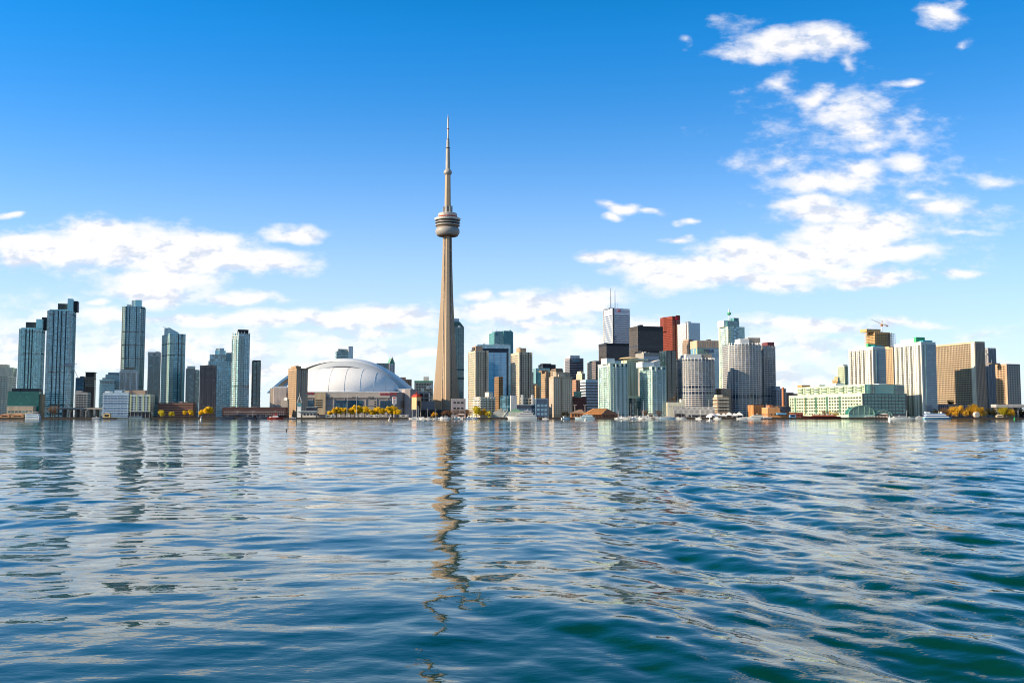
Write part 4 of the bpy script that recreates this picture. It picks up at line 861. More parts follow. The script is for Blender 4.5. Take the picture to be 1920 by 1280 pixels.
    b = Bld('brick_building', 'stepped orange and teal rooftops left of the small pale green block', 'building', 1567, 1575, 1586, 711, 1700, depth=22)
    b.body(wall((.55,.33,.18))); b.windows(G_BRONZE, 3, 1.5, 1.6, 3.2, 40, cap=50); b.cap(wall((.58,.36,.2)), 1577, 1585, 705); MB().box(-b.W, b.W*.4, -b.D/2-6, -b.D/2-.1, 0, b.lz(716)).obj('teal_wing', TEALW, b.root)
    # unfinished tower
    b = Bld('unfinished_tower', 'unfinished orange-lit tower with bare floors and blue scaffold under a crane', 'tower', 1621, 1640, 1672, 622, 1900)
    b.body(wall((.40,.27,.16)), 'core', 0, None, -2.5); b.rings('floor_slab', wall((.60,.40,.20)), 1.0, .1, 3.1, 3); b.fins(wall((.58,.38,.18)), 4.5, .8, .05, name='column_grid'); b.cap(wall((.56,.38,.18)), 1628, 1654, 616.5, 'upper_core', .15, .8)
    x0, x1, ya, yb = b.W*.2, b.W/2+5, -b.D/2-3, -b.D/2+8; mb = MB()
    for k in range(13):
        z = b.H-46+k*3.6; mb.tube((x0,ya,z),(x1,ya,z),.28,n=4).tube((x1,ya,z),(x1,yb,z),.28,n=4)
    for k in range(6):
        x = x0+(x1-x0)*k/5; mb.tube((x,ya,b.H-48),(x,ya,b.H-46+12*3.6),.28,n=4)
    mb.obj('scaffold', wall((.06,.07,.16)), b.root)
    c = thing('tower_crane', 'brown tower crane with raised jib on top of the unfinished tower', 'crane', (b.root.location.x+6, b.root.location.y-4, b.root.location.z+b.H), 0)
    z0 = 0; zc = zt(606,1900)-c.location.z
    MB().tube((0,0,0),(0,0,zc),.9).obj('mast', WHITE, c); MB().tube((0,0,zc),(-20,0,zc+9),.5,.3).obj('jib', wall((.42,.30,.10)), c); MB().tube((0,0,zc),(11,0,zc-2.5),.55,.45).obj('counter_jib', wall((.42,.28,.08)), c); MB().box(8,12,-1.5,1.5,zc-5,zc-2.2).obj('counterweight', CONC_D, c); MB().box(-2,2,-1.5,1.5,zc-4,zc-1).obj('cab', wall((.45,.2,.06)), c)
    MB().tube((0,0,zc),(1.5,0,zc+7),.5).obj('head', wall((.38,.26,.08)), c)
    b = Bld('apartment_tower', 'orange-lit grid apartment slab squeezed between the two white slabs', 'tower', 1655, 1674, 1682, 651, 1620, depth=40, shape='L')
    b.body(wall((.52,.38,.24))); b.windows(G_BRONZE, 4.0, 2.6, 1.5, 2.95, 3, cap=100); b.cap(wall((.62,.45,.25)), 1674.2, 1680, 648.5)
    # hotel pair
    b = Bld('hotel_tower', 'wide tan hotel slab with deep window grid, half in shadow, and dark ribbed east face', 'tower', 1752, 1828, 1846, 642, 1385, shape='L')
    es = b.edges(); kl = [k for k, E in enumerate(es) if E[3].x < -.5][0]; ks = 1-kl
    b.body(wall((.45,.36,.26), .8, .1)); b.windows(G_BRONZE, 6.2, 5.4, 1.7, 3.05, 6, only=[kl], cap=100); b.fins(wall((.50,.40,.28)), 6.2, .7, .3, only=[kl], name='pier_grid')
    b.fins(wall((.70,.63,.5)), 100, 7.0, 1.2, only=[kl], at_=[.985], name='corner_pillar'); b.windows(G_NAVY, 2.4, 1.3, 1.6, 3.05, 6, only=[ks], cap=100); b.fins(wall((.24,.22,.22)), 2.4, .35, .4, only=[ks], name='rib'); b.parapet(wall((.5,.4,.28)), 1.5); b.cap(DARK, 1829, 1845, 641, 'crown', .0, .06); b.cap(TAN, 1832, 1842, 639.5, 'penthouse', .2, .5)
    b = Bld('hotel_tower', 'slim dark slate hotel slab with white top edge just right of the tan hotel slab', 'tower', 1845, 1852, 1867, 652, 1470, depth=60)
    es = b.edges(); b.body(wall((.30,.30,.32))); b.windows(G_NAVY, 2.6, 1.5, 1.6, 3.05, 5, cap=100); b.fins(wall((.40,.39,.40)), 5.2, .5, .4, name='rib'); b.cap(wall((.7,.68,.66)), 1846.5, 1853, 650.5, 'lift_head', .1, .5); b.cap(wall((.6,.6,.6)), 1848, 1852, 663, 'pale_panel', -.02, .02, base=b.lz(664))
    b = Bld('office_block', 'squat tan office with sunlit western side and dark square-windowed front at the eastern end', 'building', 1866, 1887, 1912, 682, 1372)
    es = b.edges(); kl = [k for k, E in enumerate(es) if E[3].x < -.5][0]; ks = 1-kl
    b.body(wall((.46,.32,.22))); MB().box(-b.W/2+.1, b.W/2-.1, -b.D/2-.4, -b.D/2-.02, 0, b.H-.3).obj('front_wall', wall((.24,.20,.18)), b.root)  # darker sheet paints the shade of the lake-facing front
    b.windows(wall((.62,.58,.48), .3), 4.1, 2.0, 1.5, 3.2, 5, only=[ks], e=.45); b.windows(G_BRONZE, 5, 3.2, 1.5, 3.2, 5, only=[kl], cap=80); b.cap(BROWN, 1868, 1886, 680, 'penthouse', .5, .8); b.mast(STEEL, 1870, 674, .2)
    b = Bld('parking_ramp', 'low dark ramp building with zigzag lattice under the tan hotel slab', 'building', 1757, 1828, 1830, 759, 1385, phi=4, depth=16)
    b.body(wall((.11,.11,.13))); mb = MB(); n = 18
    for k in range(n):
        x = -b.W/2+b.W*k/n; mb.tube((x,-b.D/2-.2,1),(x+b.W/n*.5,-b.D/2-.2,b.H),.3,n=4).tube((x+b.W/n*.5,-b.D/2-.2,b.H),(x+b.W/n,-b.D/2-.2,1),.3,n=4)
    mb.obj('lattice', wall((.30,.31,.35)), b.root); b.parapet(CONC, .8)
    b = Bld('elevated_road', 'grey elevated road slab on dark piers leaving the picture on the east', 'bridge', 1868, 1990, 1994, 758, 1318, phi=2, depth=14)
    b.body(wall((.34,.33,.34)), 'deck', b.H-4, b.H-1); b.parapet(CONC_L, 1, z=b.H-1)
    for k in range(7): MB().box(-b.W/2+2+k*(b.W-5)/6, -b.W/2+3.6+k*(b.W-5)/6, -5, 5, 0, b.H-4).obj('column', CONC_D, b.root)
    b = Bld('warehouse', 'near-black block under the eastern elevated road', 'shed', 1914, 1975, 1976, 771, 1335, phi=2, depth=10)
    b.body(wall((.03,.03,.04))); b.windows(G_NAVY, 6, 3, 1.5, 6, 2, cap=20)  # near-black block fills the dark space under the road slab

def letter(b, text, pl, pr, pb, pt, mat, out):
    cu = bpy.data.curves.new('sign_lettering', 'FONT'); cu.body = text; cu.extrude = .25; cu.align_x = 'CENTER'
    h = b.lz(pt)-b.lz(pb); cu.size = h/.72
    o = bpy.data.objects.new('lettering_curve', cu); COL.objects.link(o)
    dg = bpy.context.evaluated_depsgraph_get(); dg.update()
    me = bpy.data.meshes.new_from_object(o.evaluated_get(dg)); bpy.data.objects.remove(o); bpy.data.curves.remove(cu)
    me.materials.clear(); me.materials.append(mat)
    o = bpy.data.objects.new('sign_lettering', me); COL.objects.link(o); o.parent = b.root
    xs = [v.co.x for v in me.vertices]
    o.scale = (abs(b.fx(pr)-b.fx(pl))/(max(xs)-min(xs)), 1, 1); o.rotation_euler = (R(90),0,0)
    o.location = ((b.fx(pl)+b.fx(pr))/2, -b.D/2-out, b.lz(pb)); return o

# ------------------------------------------------------------------ land, quay, water
SHORE = 1300.0
def setting():
    mb = MB()
    mb.add([(-5000,SHORE,1.9),(5000,SHORE,1.9),(12000,16000,1.9),(-12000,16000,1.9)], [(0,1,2,3)])
    tag(mb.obj('ground', wall((.14,.13,.115), .9, .2, .02, 1)), kind='structure')
    # quay wall with timber fenders
    mb = MB().box(-3000,3000,SHORE-.6,SHORE+.4,-3,2.05)
    tag(mb.obj('quay', wall((.055,.045,.04), .9, .3, .2)), kind='structure')
    mb = MB().box(-1500,1500,SHORE+1.0,SHORE+14,1.94,1.97)
    tag(mb.obj('promenade', wall((.30,.27,.23), .9, .15, .1, 1)), kind='structure')
    g = MB().add([(X_at(590,1312),1303.5,1.985),(X_at(765,1312),1303.5,1.985),(X_at(765,1330),1330,1.985),(X_at(590,1330),1330,1.985)], [(0,1,2,3)])
    tag(g.obj('lawn', wall((.10,.15,.035), .95, .3, .3, 1)), kind='structure')
    g = MB().add([(X_at(1860,1310),1302,1.985),(X_at(1925,1310),1302,1.985),(X_at(1925,1330),1330,1.985),(X_at(1860,1330),1330,1.985)], [(0,1,2,3)])
    tag(g.obj('lawn', wall((.10,.15,.035), .95, .3, .3, 1)), kind='structure')

def water():
    rs = np.random.RandomState(11)
    # rings round the landing below the viewer; finest where waves are largest in view
    r = [2.5]
    while r[-1] < 700: r.append(r[-1]*1.0045)
    while r[-1] < 1500: r.append(r[-1]*1.05)
    r += [2200, 4000, 9000, 18000]
    r = np.array(r)
    a_f = np.linspace(R(-36), R(36), 620)
    a = np.concatenate([np.linspace(-math.pi, R(-36), 40, endpoint=False), a_f, np.linspace(R(36), math.pi, 41)[1:-1]])
    nr, na = len(r), len(a)
    RR, AA = np.meshgrid(r, a, indexing='ij')
    X = RR*np.sin(AA); Y = RR*np.cos(AA)
    cell = np.maximum(RR*.0045, RR*R(72)/620)
    cell[RR > 705] = 500
    Hh = np.zeros_like(X); DX = np.zeros_like(X); DY = np.zeros_like(X)
    # patches of livelier and calmer water
    def low(sx, sy, n=7):
        o = np.zeros_like(X)
        for _ in range(n):
            th = rs.uniform(0, 2*math.pi); k = rs.uniform(.5, 1.5)
            o += np.sin(k*(np.cos(th)*X/sx + np.sin(th)*Y/sy) + rs.uniform(0, 6.28))
        return o/math.sqrt(n)
    patch = np.clip(1 + .38*low(9, 14), .35, 1.9)
    n = 140
    for i in range(n):
        lam = math.exp(rs.uniform(math.log(.42), math.log(24.0)))
        k = 2*math.pi/lam
        th = rs.normal(R(84), R(52) if lam < 4 else R(32))
        sl = WAVE_SLOPE * (.55 if lam > 6 else 1.08 if lam > 1.0 else .6) * rs.uniform(.6, 1.3) / math.sqrt(n/2)
        A = sl/k
        kx, ky = math.cos(th)*k, math.sin(th)*k
        att = np.clip(lam/cell/2.2 - 1, 0, 1) * (patch if lam < 4 else 1)
        ph = kx*X + ky*Y + rs.uniform(0, 6.28)
        Hh += A*att*np.sin(ph)
        c = np.cos(ph)*A*att*.6
        DX -= 0*c; DY -= 0*c
    # the ferry's own spreading wash on the starboard side: long crests running away from the viewer
    side = 1/(1+np.exp(-(X - (-.2 + .10*Y))/2.0)) * np.exp(-np.clip(Y-70, 0, None)/45) * np.clip(Y/10, 0, 1)
    wob = .55*low(12, 17, 5)
    for lam, deg, sl in ((6.5, 12, .065), (4.1, 24, .065), (2.3, 8, .04), (3.0, 38, .05), (1.35, 18, .05), (.85, 42, .045), (1.05, -12, .04)):
        k = 2*math.pi/lam; kx, ky = math.cos(R(deg))*k, math.sin(R(deg))*k
        ph = kx*X + ky*Y + wob*3.0 + rs.uniform(0, 6.28)
        att = np.clip(lam/cell/2.2 - 1, 0, 1)
        s_ = np.sin(ph)
        Hh += sl*WAKE/k*att*side*(s_ + .28*np.cos(2*ph))
    Z = Hh
    vs = np.stack([X, Y, Z], -1).reshape(-1, 3)
    vs = np.vstack([vs, [[0, 0, 0]]])
    i0 = (np.arange(nr-1)[:, None]*na + np.arange(na)[None, :])
    i1 = np.roll(i0, -1, 1)
    q = np.stack([i0, i0+na, i1+na, i1], -1).reshape(-1, 4)
    tri = np.stack([np.full(na, nr*na), np.arange(na), np.roll(np.arange(na), -1)], -1)
    me = bpy.data.meshes.new('water')
    nv, nq, nt = len(vs), len(q), len(tri)
    me.vertices.add(nv); me.vertices.foreach_set('co', vs.astype(np.float32).ravel())
    me.loops.add(nq*4+nt*3); me.loops.foreach_set('vertex_index', np.concatenate([q.ravel(), tri.ravel()]).astype(np.int32))
    me.polygons.add(nq+nt)
    me.polygons.foreach_set('loop_start', np.concatenate([np.arange(nq)*4, nq*4+np.arange(nt)*3]).astype(np.int32))
    me.polygons.foreach_set('use_smooth', np.ones(nq+nt, dtype=bool))
    me.update(calc_edges=True); me.validate()
    m, nt_, b = _mat('lake_water')
    N, L = nt_.nodes, nt_.links
    b.inputs['Base Color'].default_value = WATER_COL
    b.inputs['Roughness'].default_value = .02
    b.inputs['IOR'].default_value = 1.34
    b.inputs['Specular Tint'].default_value = (.74, .92, .64, 1)      # greens the reflections to offset the blue sky
    tc = N.new('ShaderNodeTexCoord')
    def nz(scale, stretch, detail, rough, rot=0):
        mp = N.new('ShaderNodeMapping'); mp.inputs['Scale'].default_value = (scale*stretch, scale, scale); mp.inputs['Rotation'].default_value = (0,0,R(rot))
        L.new(tc.outputs['Object'], mp.inputs[0])
        t = N.new('ShaderNodeTexNoise'); t.inputs['Scale'].default_value = 1; t.inputs['Detail'].default_value = detail; t.inputs['Roughness'].default_value = rough
        L.new(mp.outputs[0], t.inputs['Vector']); return t.outputs['Fac']
    def mul(a_, k):
        t = N.new('ShaderNodeMath'); t.operation = 'MULTIPLY'
        L.new(a_, t.inputs[0])
        if isinstance(k, float): t.inputs[1].default_value = k
        else: L.new(k, t.inputs[1])
        return t.outputs[0]
    def add(a_, c_):
        t = N.new('ShaderNodeMath'); t.operation = 'ADD'; L.new(a_, t.inputs[0]); L.new(c_, t.inputs[1]); return t.outputs[0]
    # distance fade-in of the broad ripples that the mesh no longer carries
    ln = N.new('ShaderNodeVectorMath'); ln.operation = 'LENGTH'; L.new(tc.outputs['Object'], ln.inputs[0])
    far = N.new('ShaderNodeMapRange'); far.inputs['From Min'].default_value = 50; far.inputs['From Max'].default_value = 240
    L.new(ln.outputs['Value'], far.inputs['Value'])
    near = N.new('ShaderNodeMapRange'); near.inputs['From Min'].default_value = 15; near.inputs['From Max'].default_value = 90; near.inputs['To Min'].default_value = 1; near.inputs['To Max'].default_value = .0
    L.new(ln.outputs['Value'], near.inputs['Value'])
    patchy = N.new('ShaderNodeMapRange'); patchy.inputs['From Min'].default_value = .35; patchy.inputs['From Max'].default_value = .65; patchy.inputs['To Min'].default_value = .35; patchy.inputs['To Max'].default_value = 1.6
    L.new(nz(.018, .25, 3, .5), patchy.inputs['Value'])
    broad = mul(mul(nz(.36, .7, 4, .62, 6), 1.25), far.outputs[0])
    swell = mul(mul(nz(.07, .6, 2, .5, -5), 4.5), far.outputs[0])
    ripple = mul(add(mul(nz(2.4, .6, 3, .55, -12), .10), mul(nz(1.1, .6, 2, .5, 14), .09)), near.outputs[0])
    hsum = add(mul(add(broad, swell), patchy.outputs[0]), ripple)
    bp = N.new('ShaderNodeBump'); bp.inputs['Strength'].default_value = 1.0; bp.inputs['Distance'].default_value = WATER_BUMP
    L.new(hsum, bp.inputs['Height']); L.new(bp.outputs[0], b.inputs['Normal'])
    me.materials.append(m)
    o = bpy.data.objects.new('water', me); COL.objects.link(o)
    tag(o, kind='structure')

WAVE_SLOPE = 0.060
WAKE = 1.25
WATER_COL = (.0008, .033, .021, 1)
WATER_BUMP = .115

# ------------------------------------------------------------------ the observation tower
def tall_tower():
    Y = 1810.0
    cx = X_at(837.5, Y, 2)
    t = thing('observation_tower', 'very tall concrete observation tower with ringed pod and needle antenna', 'tower', (cx, Y, 2), 0)
    conc = wall((.42,.32,.225), .85, .14, .03, .05); concd = wall((.36,.31,.26), .85, .08)
    z = lambda py: zt(py, Y)-2
    k = mpp(Y)
    zp = z(443)
    PODW = wall((.38,.36,.34), .5, .05)
    # hexagonal core and three tapering legs
    def hexa(r, rot=0): return [(r*math.cos(R(60*i+rot)), r*math.sin(R(60*i+rot))) for i in range(6)]
    MB().prism(hexa(11.5), 0, zp, hexa(6.0)).obj('core', conc, t)
    for ang in (163, 279, 42):
        mb = MB(); prof = [(0,28.5),(.06,26.6),(.14,24.2),(.25,21),(.38,17.6),(.52,14.4),(.68,11.4),(.84,9.4),(1,8.3)]
        vs, fs = [], []
        ca, sa = math.cos(R(ang)), math.sin(R(ang))
        for f, L_ in prof:
            hw0, hw1 = 5.6-2.2*f, 3.7-1.5*f; zz = zp*f
            for (u, w) in ((2,-hw0),(L_,-hw1),(L_,hw1),(2,hw0)):
                vs.append((u*ca-w*sa, u*sa+w*ca, zz))
        n = len(prof)
        for j in range(n-1):
            for i in range(4):
                q = (i+1)%4; fs.append((j*4+i, j*4+q, (j+1)*4+q, (j+1)*4+i))
        fs += [(3,2,1,0), tuple(range((n-1)*4, n*4))]
        leg = mb.add(vs, fs).obj('leg', conc, t)
    # glass lift shafts up the folds
    for ang in (221, 341, 100):
        ca, sa = math.cos(R(ang)), math.sin(R(ang))
        MB().tube((9.9*ca,9.9*sa,2),(6.0*ca,6.0*sa,zp),1.1,.9).obj('lift_shaft', glass((.06,.06,.07)), t)
    # pod
    pod = MB().lathe([(8,zp-1),(18.5,z(442.5)),(21.6,z(438)),(22.3,z(434.5)),(21.6,z(430)),(19.4,z(427.5)),(10,z(427))], 48).obj('pod', wall((.31,.295,.285), .5, .06), t, smooth=True)
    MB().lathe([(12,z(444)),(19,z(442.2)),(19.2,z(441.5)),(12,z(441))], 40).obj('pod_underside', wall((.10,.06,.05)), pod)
    MB().lathe([(19.3,z(427.6)),(19.8,z(424)),(19,z(423.9))], 40).obj('brown_band', wall((.20,.13,.08)), pod)
    for p0, p1, rr, m in ((424,422,22.6,PODW),(421.9,418.9,20.9,BLACK),(418.8,417.2,23.0,PODW),(417.1,414.2,21.1,BLACK),(414.1,412.4,23.2,PODW)):
        MB().lathe([(rr-.6,z(p0)),(rr,z(p0)+.3),(rr,z(p1)-.3),(rr-.6,z(p1))], 48).obj('pod_ring' if m is PODW else 'window_ring', m, pod)
    MB().lathe([(19.6,z(412.3)),(19.6,z(409)),(18,z(408.2))], 40).obj('window_ring', glass((.02,.03,.06)), pod)
    MB().lathe([(18.2,z(408.3)),(18.2,z(406.6)),(17.6,z(406.5))], 40).obj('red_band', wall((.35,.05,.03)), pod)
    MB().lathe([(17.2,z(406.6)),(17.4,z(406)),(17.4,z(401.5)),(16.4,z(400.5)),(6,z(400.3))], 40).obj('pod_roof', wall((.42,.39,.37), .5), pod)
    MB().lathe([(23.2,z(412.4)),(24.2,z(410.4)),(24.1,z(410.2)),(23.0,z(412.2))], 40).obj('railing', WHITE, pod)
    # upper shaft with collar
    MB().prism(hexa(5.9,10), z(400.4), z(326), hexa(4.9,10)).obj('upper_shaft', conc, t)
    for a in range(6):
        ca, sa = math.cos(R(60*a+10)), math.sin(R(60*a+10)); MB().box(-1.6,1.6,-1.6,1.6,z(399),z(386+ (a%2)*2)).obj('collar_pod', wall((.42,.40,.39), .5), t, (7.2*ca,7.2*sa,0), R(60*a+10))
    # small upper pod
    MB().lathe([(5.2,z(328)),(6.2,z(327.2)),(7.4,z(325)),(7.6,z(322.4)),(6.6,z(320.5)),(4.4,z(317.5))], 24).obj('upper_pod', wall((.38,.35,.32), .5), t, smooth=True)
    MB().lathe([(5.5,z(327.6)),(6.9,z(326.2)),(6.9,z(325.8)),(5.5,z(325.7))], 24).obj('window_ring', G_DARK, t)
    # antenna in steps
    an = MB().lathe([(4.2,z(317.6)),(3.7,z(279))], 12).obj('antenna', wall((.38,.35,.33), .5), t)
    MB().lathe([(3.9,z(279)),(3.9,z(277.4))], 12).obj('collar', BLACK, an)
    MB().lathe([(2.9,z(277.4)),(2.7,z(262.4))], 12).obj('antenna_step', wall((.42,.40,.38), .5), an)
    MB().lathe([(2.3,z(262.4)),(2.3,z(261))], 12).obj('collar', BLACK, an)
    MB().lathe([(1.6,z(261)),(1.5,z(243))], 10).obj('antenna_step', wall((.46,.45,.44), .5), an)
    MB().lathe([(1.7,z(243)),(1.7,z(241))], 10).obj('collar', wall((.3,.1,.08)), an)
    MB().lathe([(1.5,z(241)),(1.3,z(222)),(.8,z(221.8)),(.5,z(215))], 10).obj('antenna_step', wall((.46,.45,.44), .5), an)
    p = thing('podium', 'dark low podium building at the foot of the tall tower', 'building', (cx, 1700, 2), 0)
    MB().box(-62,95,-10,10,0,zt(768.5,1690)-2).obj('wall', wall((.06,.055,.055)), p); MB().box(-62.6,95.6,-10.8,10.6,zt(768.5,1690)-2,zt(767,1690)-2).obj('roof', CONC_D, p)

# ------------------------------------------------------------------ the stadium
def stadium():
    Y = 1600.0; k = mpp(Y); cx = X_at(641, Y, 30)
    t = thing('domed_stadium', 'white-domed stadium with layered arched roof and grey concrete walls', 'stadium', (cx, Y+70, 2), 0)
    z = lambda py: zt(py, Y)-2
    zr = z(735); fx = lambda px: X_at(px, Y, 30)-cx
    yf = -70
    fd = lambda px, ly: X_at(px, Y+70+ly, 30)-cx
    zd = lambda py, ly: zt(py, Y+70+ly)-2
    roofm = wall((.50,.54,.58), .5, .04, .01, 1, .5); inner = wall((.88,.89,.90), .42, .03, .012, 1, .5)
    # wall base: faceted front
    cw = wall((.33,.31,.30), .85, .1, .03)
    hw = (fx(765)-fx(503))/2; xm = (fx(765)+fx(503))/2
    x0, x1 = fx(541), fx(752)
    MB().prism([(x0,yf+8),(x0+16,yf),(x1-16,yf),(x1,yf+8),(fx(768),yf+40),(fx(768),yf+150),(fx(515),yf+150),(fx(515),yf+40)], 0, zr-.2).obj('wall', cw, t)
    MB().box(x0+18, x1-18, yf-1.2, yf-.02, zr-9, zr-1).obj('cornice_wall', wall((.42,.39,.36), .85, .1, .03), t)
    for zz in (zr*.45, zr*.72): MB().box(x0+17, x1-17, yf-.5, yf-.01, zz, zz+.7).obj('joint_band', wall((.24,.22,.21)), t)
    for i in range(9):
        x = x0+22+(x1-x0-44)*i/8; MB().box(x-.5, x+.5, yf-.9, yf-.01, 4, zr-9.2).obj('pilaster', wall((.38,.35,.33)), t)
    sg = glass((.008,.045,.095), (.04,.12,.18), (6,6,6), ior=1.4)
    for a, c, lo, hi in ((627,651.5,767,750),(653.5,679,767,750),(713,723,767,751),(724,735,767,751),(577,589,766,750)):
        w = MB().box(fx(a), fx(c), yf-1.0, yf-.3, max(1,z(lo)), z(hi)).obj('window', sg, t)
        mb = MB(); n = max(2, int((fx(c)-fx(a))/5))
        for i in range(1, n): x = fx(a)+(fx(c)-fx(a))*i/n; mb.box(x-.12, x+.12, yf-1.15, yf-1.01, max(1,z(lo)), z(hi))
        mb.box(fx(a), fx(c), yf-1.16, yf-1.012, z((lo+hi)/2), z((lo+hi)/2)+.3); mb.obj('glazing_bar', NAVY, w)
    p = MB().box(fx(591), fx(611), yf-3, yf-1.21, 4, zr-1).obj('sunlit_panel', wall((.46,.38,.26)), t)  # beige panel paints the sunlit part of the grey wall
    for i in range(4): MB().box(fx(592), fx(605), yf-3.3, yf-3.01, z(764)+i*3.6, z(764)+i*3.6+1.6).obj('slot_window', G_DARK, t)
    for px in (612, 660, 690): MB().box(fx(px), fx(px+10), yf-1.6, yf-1.21, z(745.5), z(743)).obj('louvre', CONC_D, t)
    for i in range(3):
        for px in (702, 751): MB().box(fx(px), fx(px+5), yf-.8 if px < 750 else yf+2, (yf-.02 if px < 750 else yf+30), z(763)+i*4, z(763)+i*4+1.6).obj('slot_window', G_DARK, t)
    # corner towers
    for a, c, top in ((503,541,726.5),(750,775,729)):
        MB().prism([(fx(a),yf+30),(fx(a)+6,yf+12),(fx(c)-6,yf+10),(fx(c),yf+26),(fx(c),yf+90),(fx(a),yf+90)], 0, z(top)).obj('corner_tower', wall((.34,.31,.31)), t)
    MB().box(fx(500), fx(508), yf+20, yf+70, 0, z(727)).obj('stair_frame', wall((.52,.45,.38)), t)
    MB().box(fx(519), fx(541), yf+2, yf+9, 0, z(750)).obj('annex', wall((.30,.28,.28)), t); MB().box(fx(527.5), fx(540), yf-1, yf+2-.02, 0, z(750)).obj('annex', wall((.50,.45,.38)), t)
    d = MB().lathe([(.1,0),(2,.3),(3.2,1.4),(3.0,1.5),(.1,.6)], 14).obj('satellite_dish', WHITE, t, (fx(535), yf+4, z(748.5))); d.rotation_euler = (R(70),0,R(-15))
    # roof: inner front quarter-dome, then two arched shells stepping up behind it
    aR = (fd(750,yf+62)-fd(534,yf+62))/2; xc = (fd(750,yf+62)+fd(534,yf+62))/2; bR = zd(688.5,yf+62)-zr
    n, m = 48, 14
    def shell(name, ax, bz, cy, y0, mat, power=1.0, x_c=xc, zb=zr):
        vs, fs = [], []
        for j in range(m+1):
            tau = math.pi/2*j/m
            for i in range(n+1):
                al = math.pi*i/n
                s_ = math.sin(al)
                vs.append((x_c - ax*math.cos(al), y0 - cy*s_*math.sin(tau), zb + bz*s_*math.cos(tau)**power))
        for j in range(m):
            for i in range(n): fs.append((j*(n+1)+i, (j+1)*(n+1)+i, (j+1)*(n+1)+i+1, j*(n+1)+i+1))
        return MB().add(vs, fs).obj(name, mat, t, smooth=True)
    dome = shell('front_dome', aR, bR, 62, yf+63, inner)
    for i in range(4, 21, 2):   # standing seams
        al = math.pi*(i+1)/24.0; pts = []
        for j in range(13):
            tau = math.pi/2*j/12; s_ = math.sin(al); pts.append((xc-aR*math.cos(al)*1.002, yf+63-62.2*s_*math.sin(tau), zr+bR*1.004*s_*math.cos(tau)))
        mb = MB()
        for q in range(12): mb.tube(pts[q], pts[q+1], .16, n=4)
        mb.obj('seam', wall((.48,.52,.58), .5), dome)
    def arch(name, xa, xb, zlo, hts, mat, steps):
        """arched band: a list of (height scale, depth, half-width extra) sections swept left to right"""
        vs, fs = [], []; xm_ = (xa+xb)/2; hw_ = (xb-xa)/2; N_ = 60; M_ = len(steps)
        for (pk, dy, ex) in steps:
            for i in range(N_+1):
                al = math.pi*i/N_; sx = -math.cos(al)
                u = sx
                h_ = pk*(1-abs(u)**2.15)
                vs.append((xm_+(hw_+ex)*u, dy, zlo+h_))
        for j in range(M_-1):
            for i in range(N_): fs.append((j*(N_+1)+i, j*(N_+1)+i+1, (j+1)*(N_+1)+i+1, (j+1)*(N_+1)+i))
        return MB().add(vs, fs).obj(name, mat, t, smooth=True)
    zl = zd(736, yf+66); pk = lambda py, ly: zd(py, ly)-zl
    arch('dark_gap', fd(534,yf+61), fd(750,yf+61), zl, None, BLACK, [(pk(691.5,yf+60.6),yf+60.6,0),(pk(687,yf+61),yf+61,0.8)])
    arch('arched_shell', fd(533,yf+62), fd(751,yf+62), zl, None, roofm, [(pk(686.8,yf+61.6),yf+61.6,0),(pk(684.5,yf+61.4),yf+61.4,1.5),(pk(679,yf+66),yf+66,10),(pk(676.5,yf+72),yf+72,17)])
    arch('upper_shell', fd(507,yf+74), fd(765,yf+74), zl, None, wall((.74,.79,.84), .4, .03, .01, 1), [(pk(677.5,yf+70),yf+70,0),(pk(673.5,yf+74),yf+74,6),(pk(672,yf+84),yf+84,9),(pk(671.7,yf+140),yf+140,10),(pk(690,yf+185),yf+185,4)])
    # low edge gutters at both springings
    for a, c, top, lo in ((512,545,724,733),(745,771,728.5,733)):
        MB().prism([(fd(a,yf+36),yf+36),(fd(c,yf+34),yf+34),(fd(c,yf+34),yf+110),(fd(a,yf+36),yf+110)], z(lo)-2, zd(top,yf+36)).obj('springing', wall((.40,.46,.54), .5), t)
    MB().box(fx(549), fx(748), yf-.4, yf+2, zr-.19, zr+1.0).obj('gutter', wall((.60,.64,.70), .5), t)
    class P: pass
    pb = P(); pb.root = t; pb.fx = fx; pb.lz = z; pb.D = 140.0
    redm = wall((.52,.012,.02), .5)
    letter(pb, 'ROGERS CENTRE', 712.5, 744, 740.6, 736.4, redm, 1.6)
    letter(pb, 'ROGERS CENTRE', 558, 589, 739.2, 735.6, redm, 1.6)

# ------------------------------------------------------------------ trees
def leaf_crown(rr, R_, H_, n, leaf, squash=1.0, weep=0.0, blobs=9):
    mb = MB(); cs = []
    for i in range(blobs):
        a = rr.uniform(0, 6.28); d = rr.uniform(.15, .72)*R_
        cs.append((d*math.cos(a), d*math.sin(a), H_*rr.uniform(.38, .84), R_*rr.uniform(.26, .48)))
    cs.append((0,0,H_*.72,R_*.5))
    for i in range(n):
        c = cs[rr.randrange(len(cs))]
        while True:
            p = Vector((rr.uniform(-1,1), rr.uniform(-1,1), rr.uniform(-1,1)))
            if .25 < p.length < 1: break
        q = Vector((c[0]+p.x*c[3], c[1]+p.y*c[3], c[2]+p.z*c[3]*squash))
        if weep and rr.random() < .4: q.z -= rr.random()*weep*H_
        q.z = max(q.z, H_*.1)
        u = Vector((rr.gauss(0,1), rr.gauss(0,1), rr.gauss(0,1))).normalized(); v = u.orthogonal().normalized()
        s_ = leaf*rr.uniform(.6, 1.4)
        u *= s_; v *= s_*.6
        mb.add([q-u, q+v, q+u, q-v], [(0,1,2,3)])
    return mb
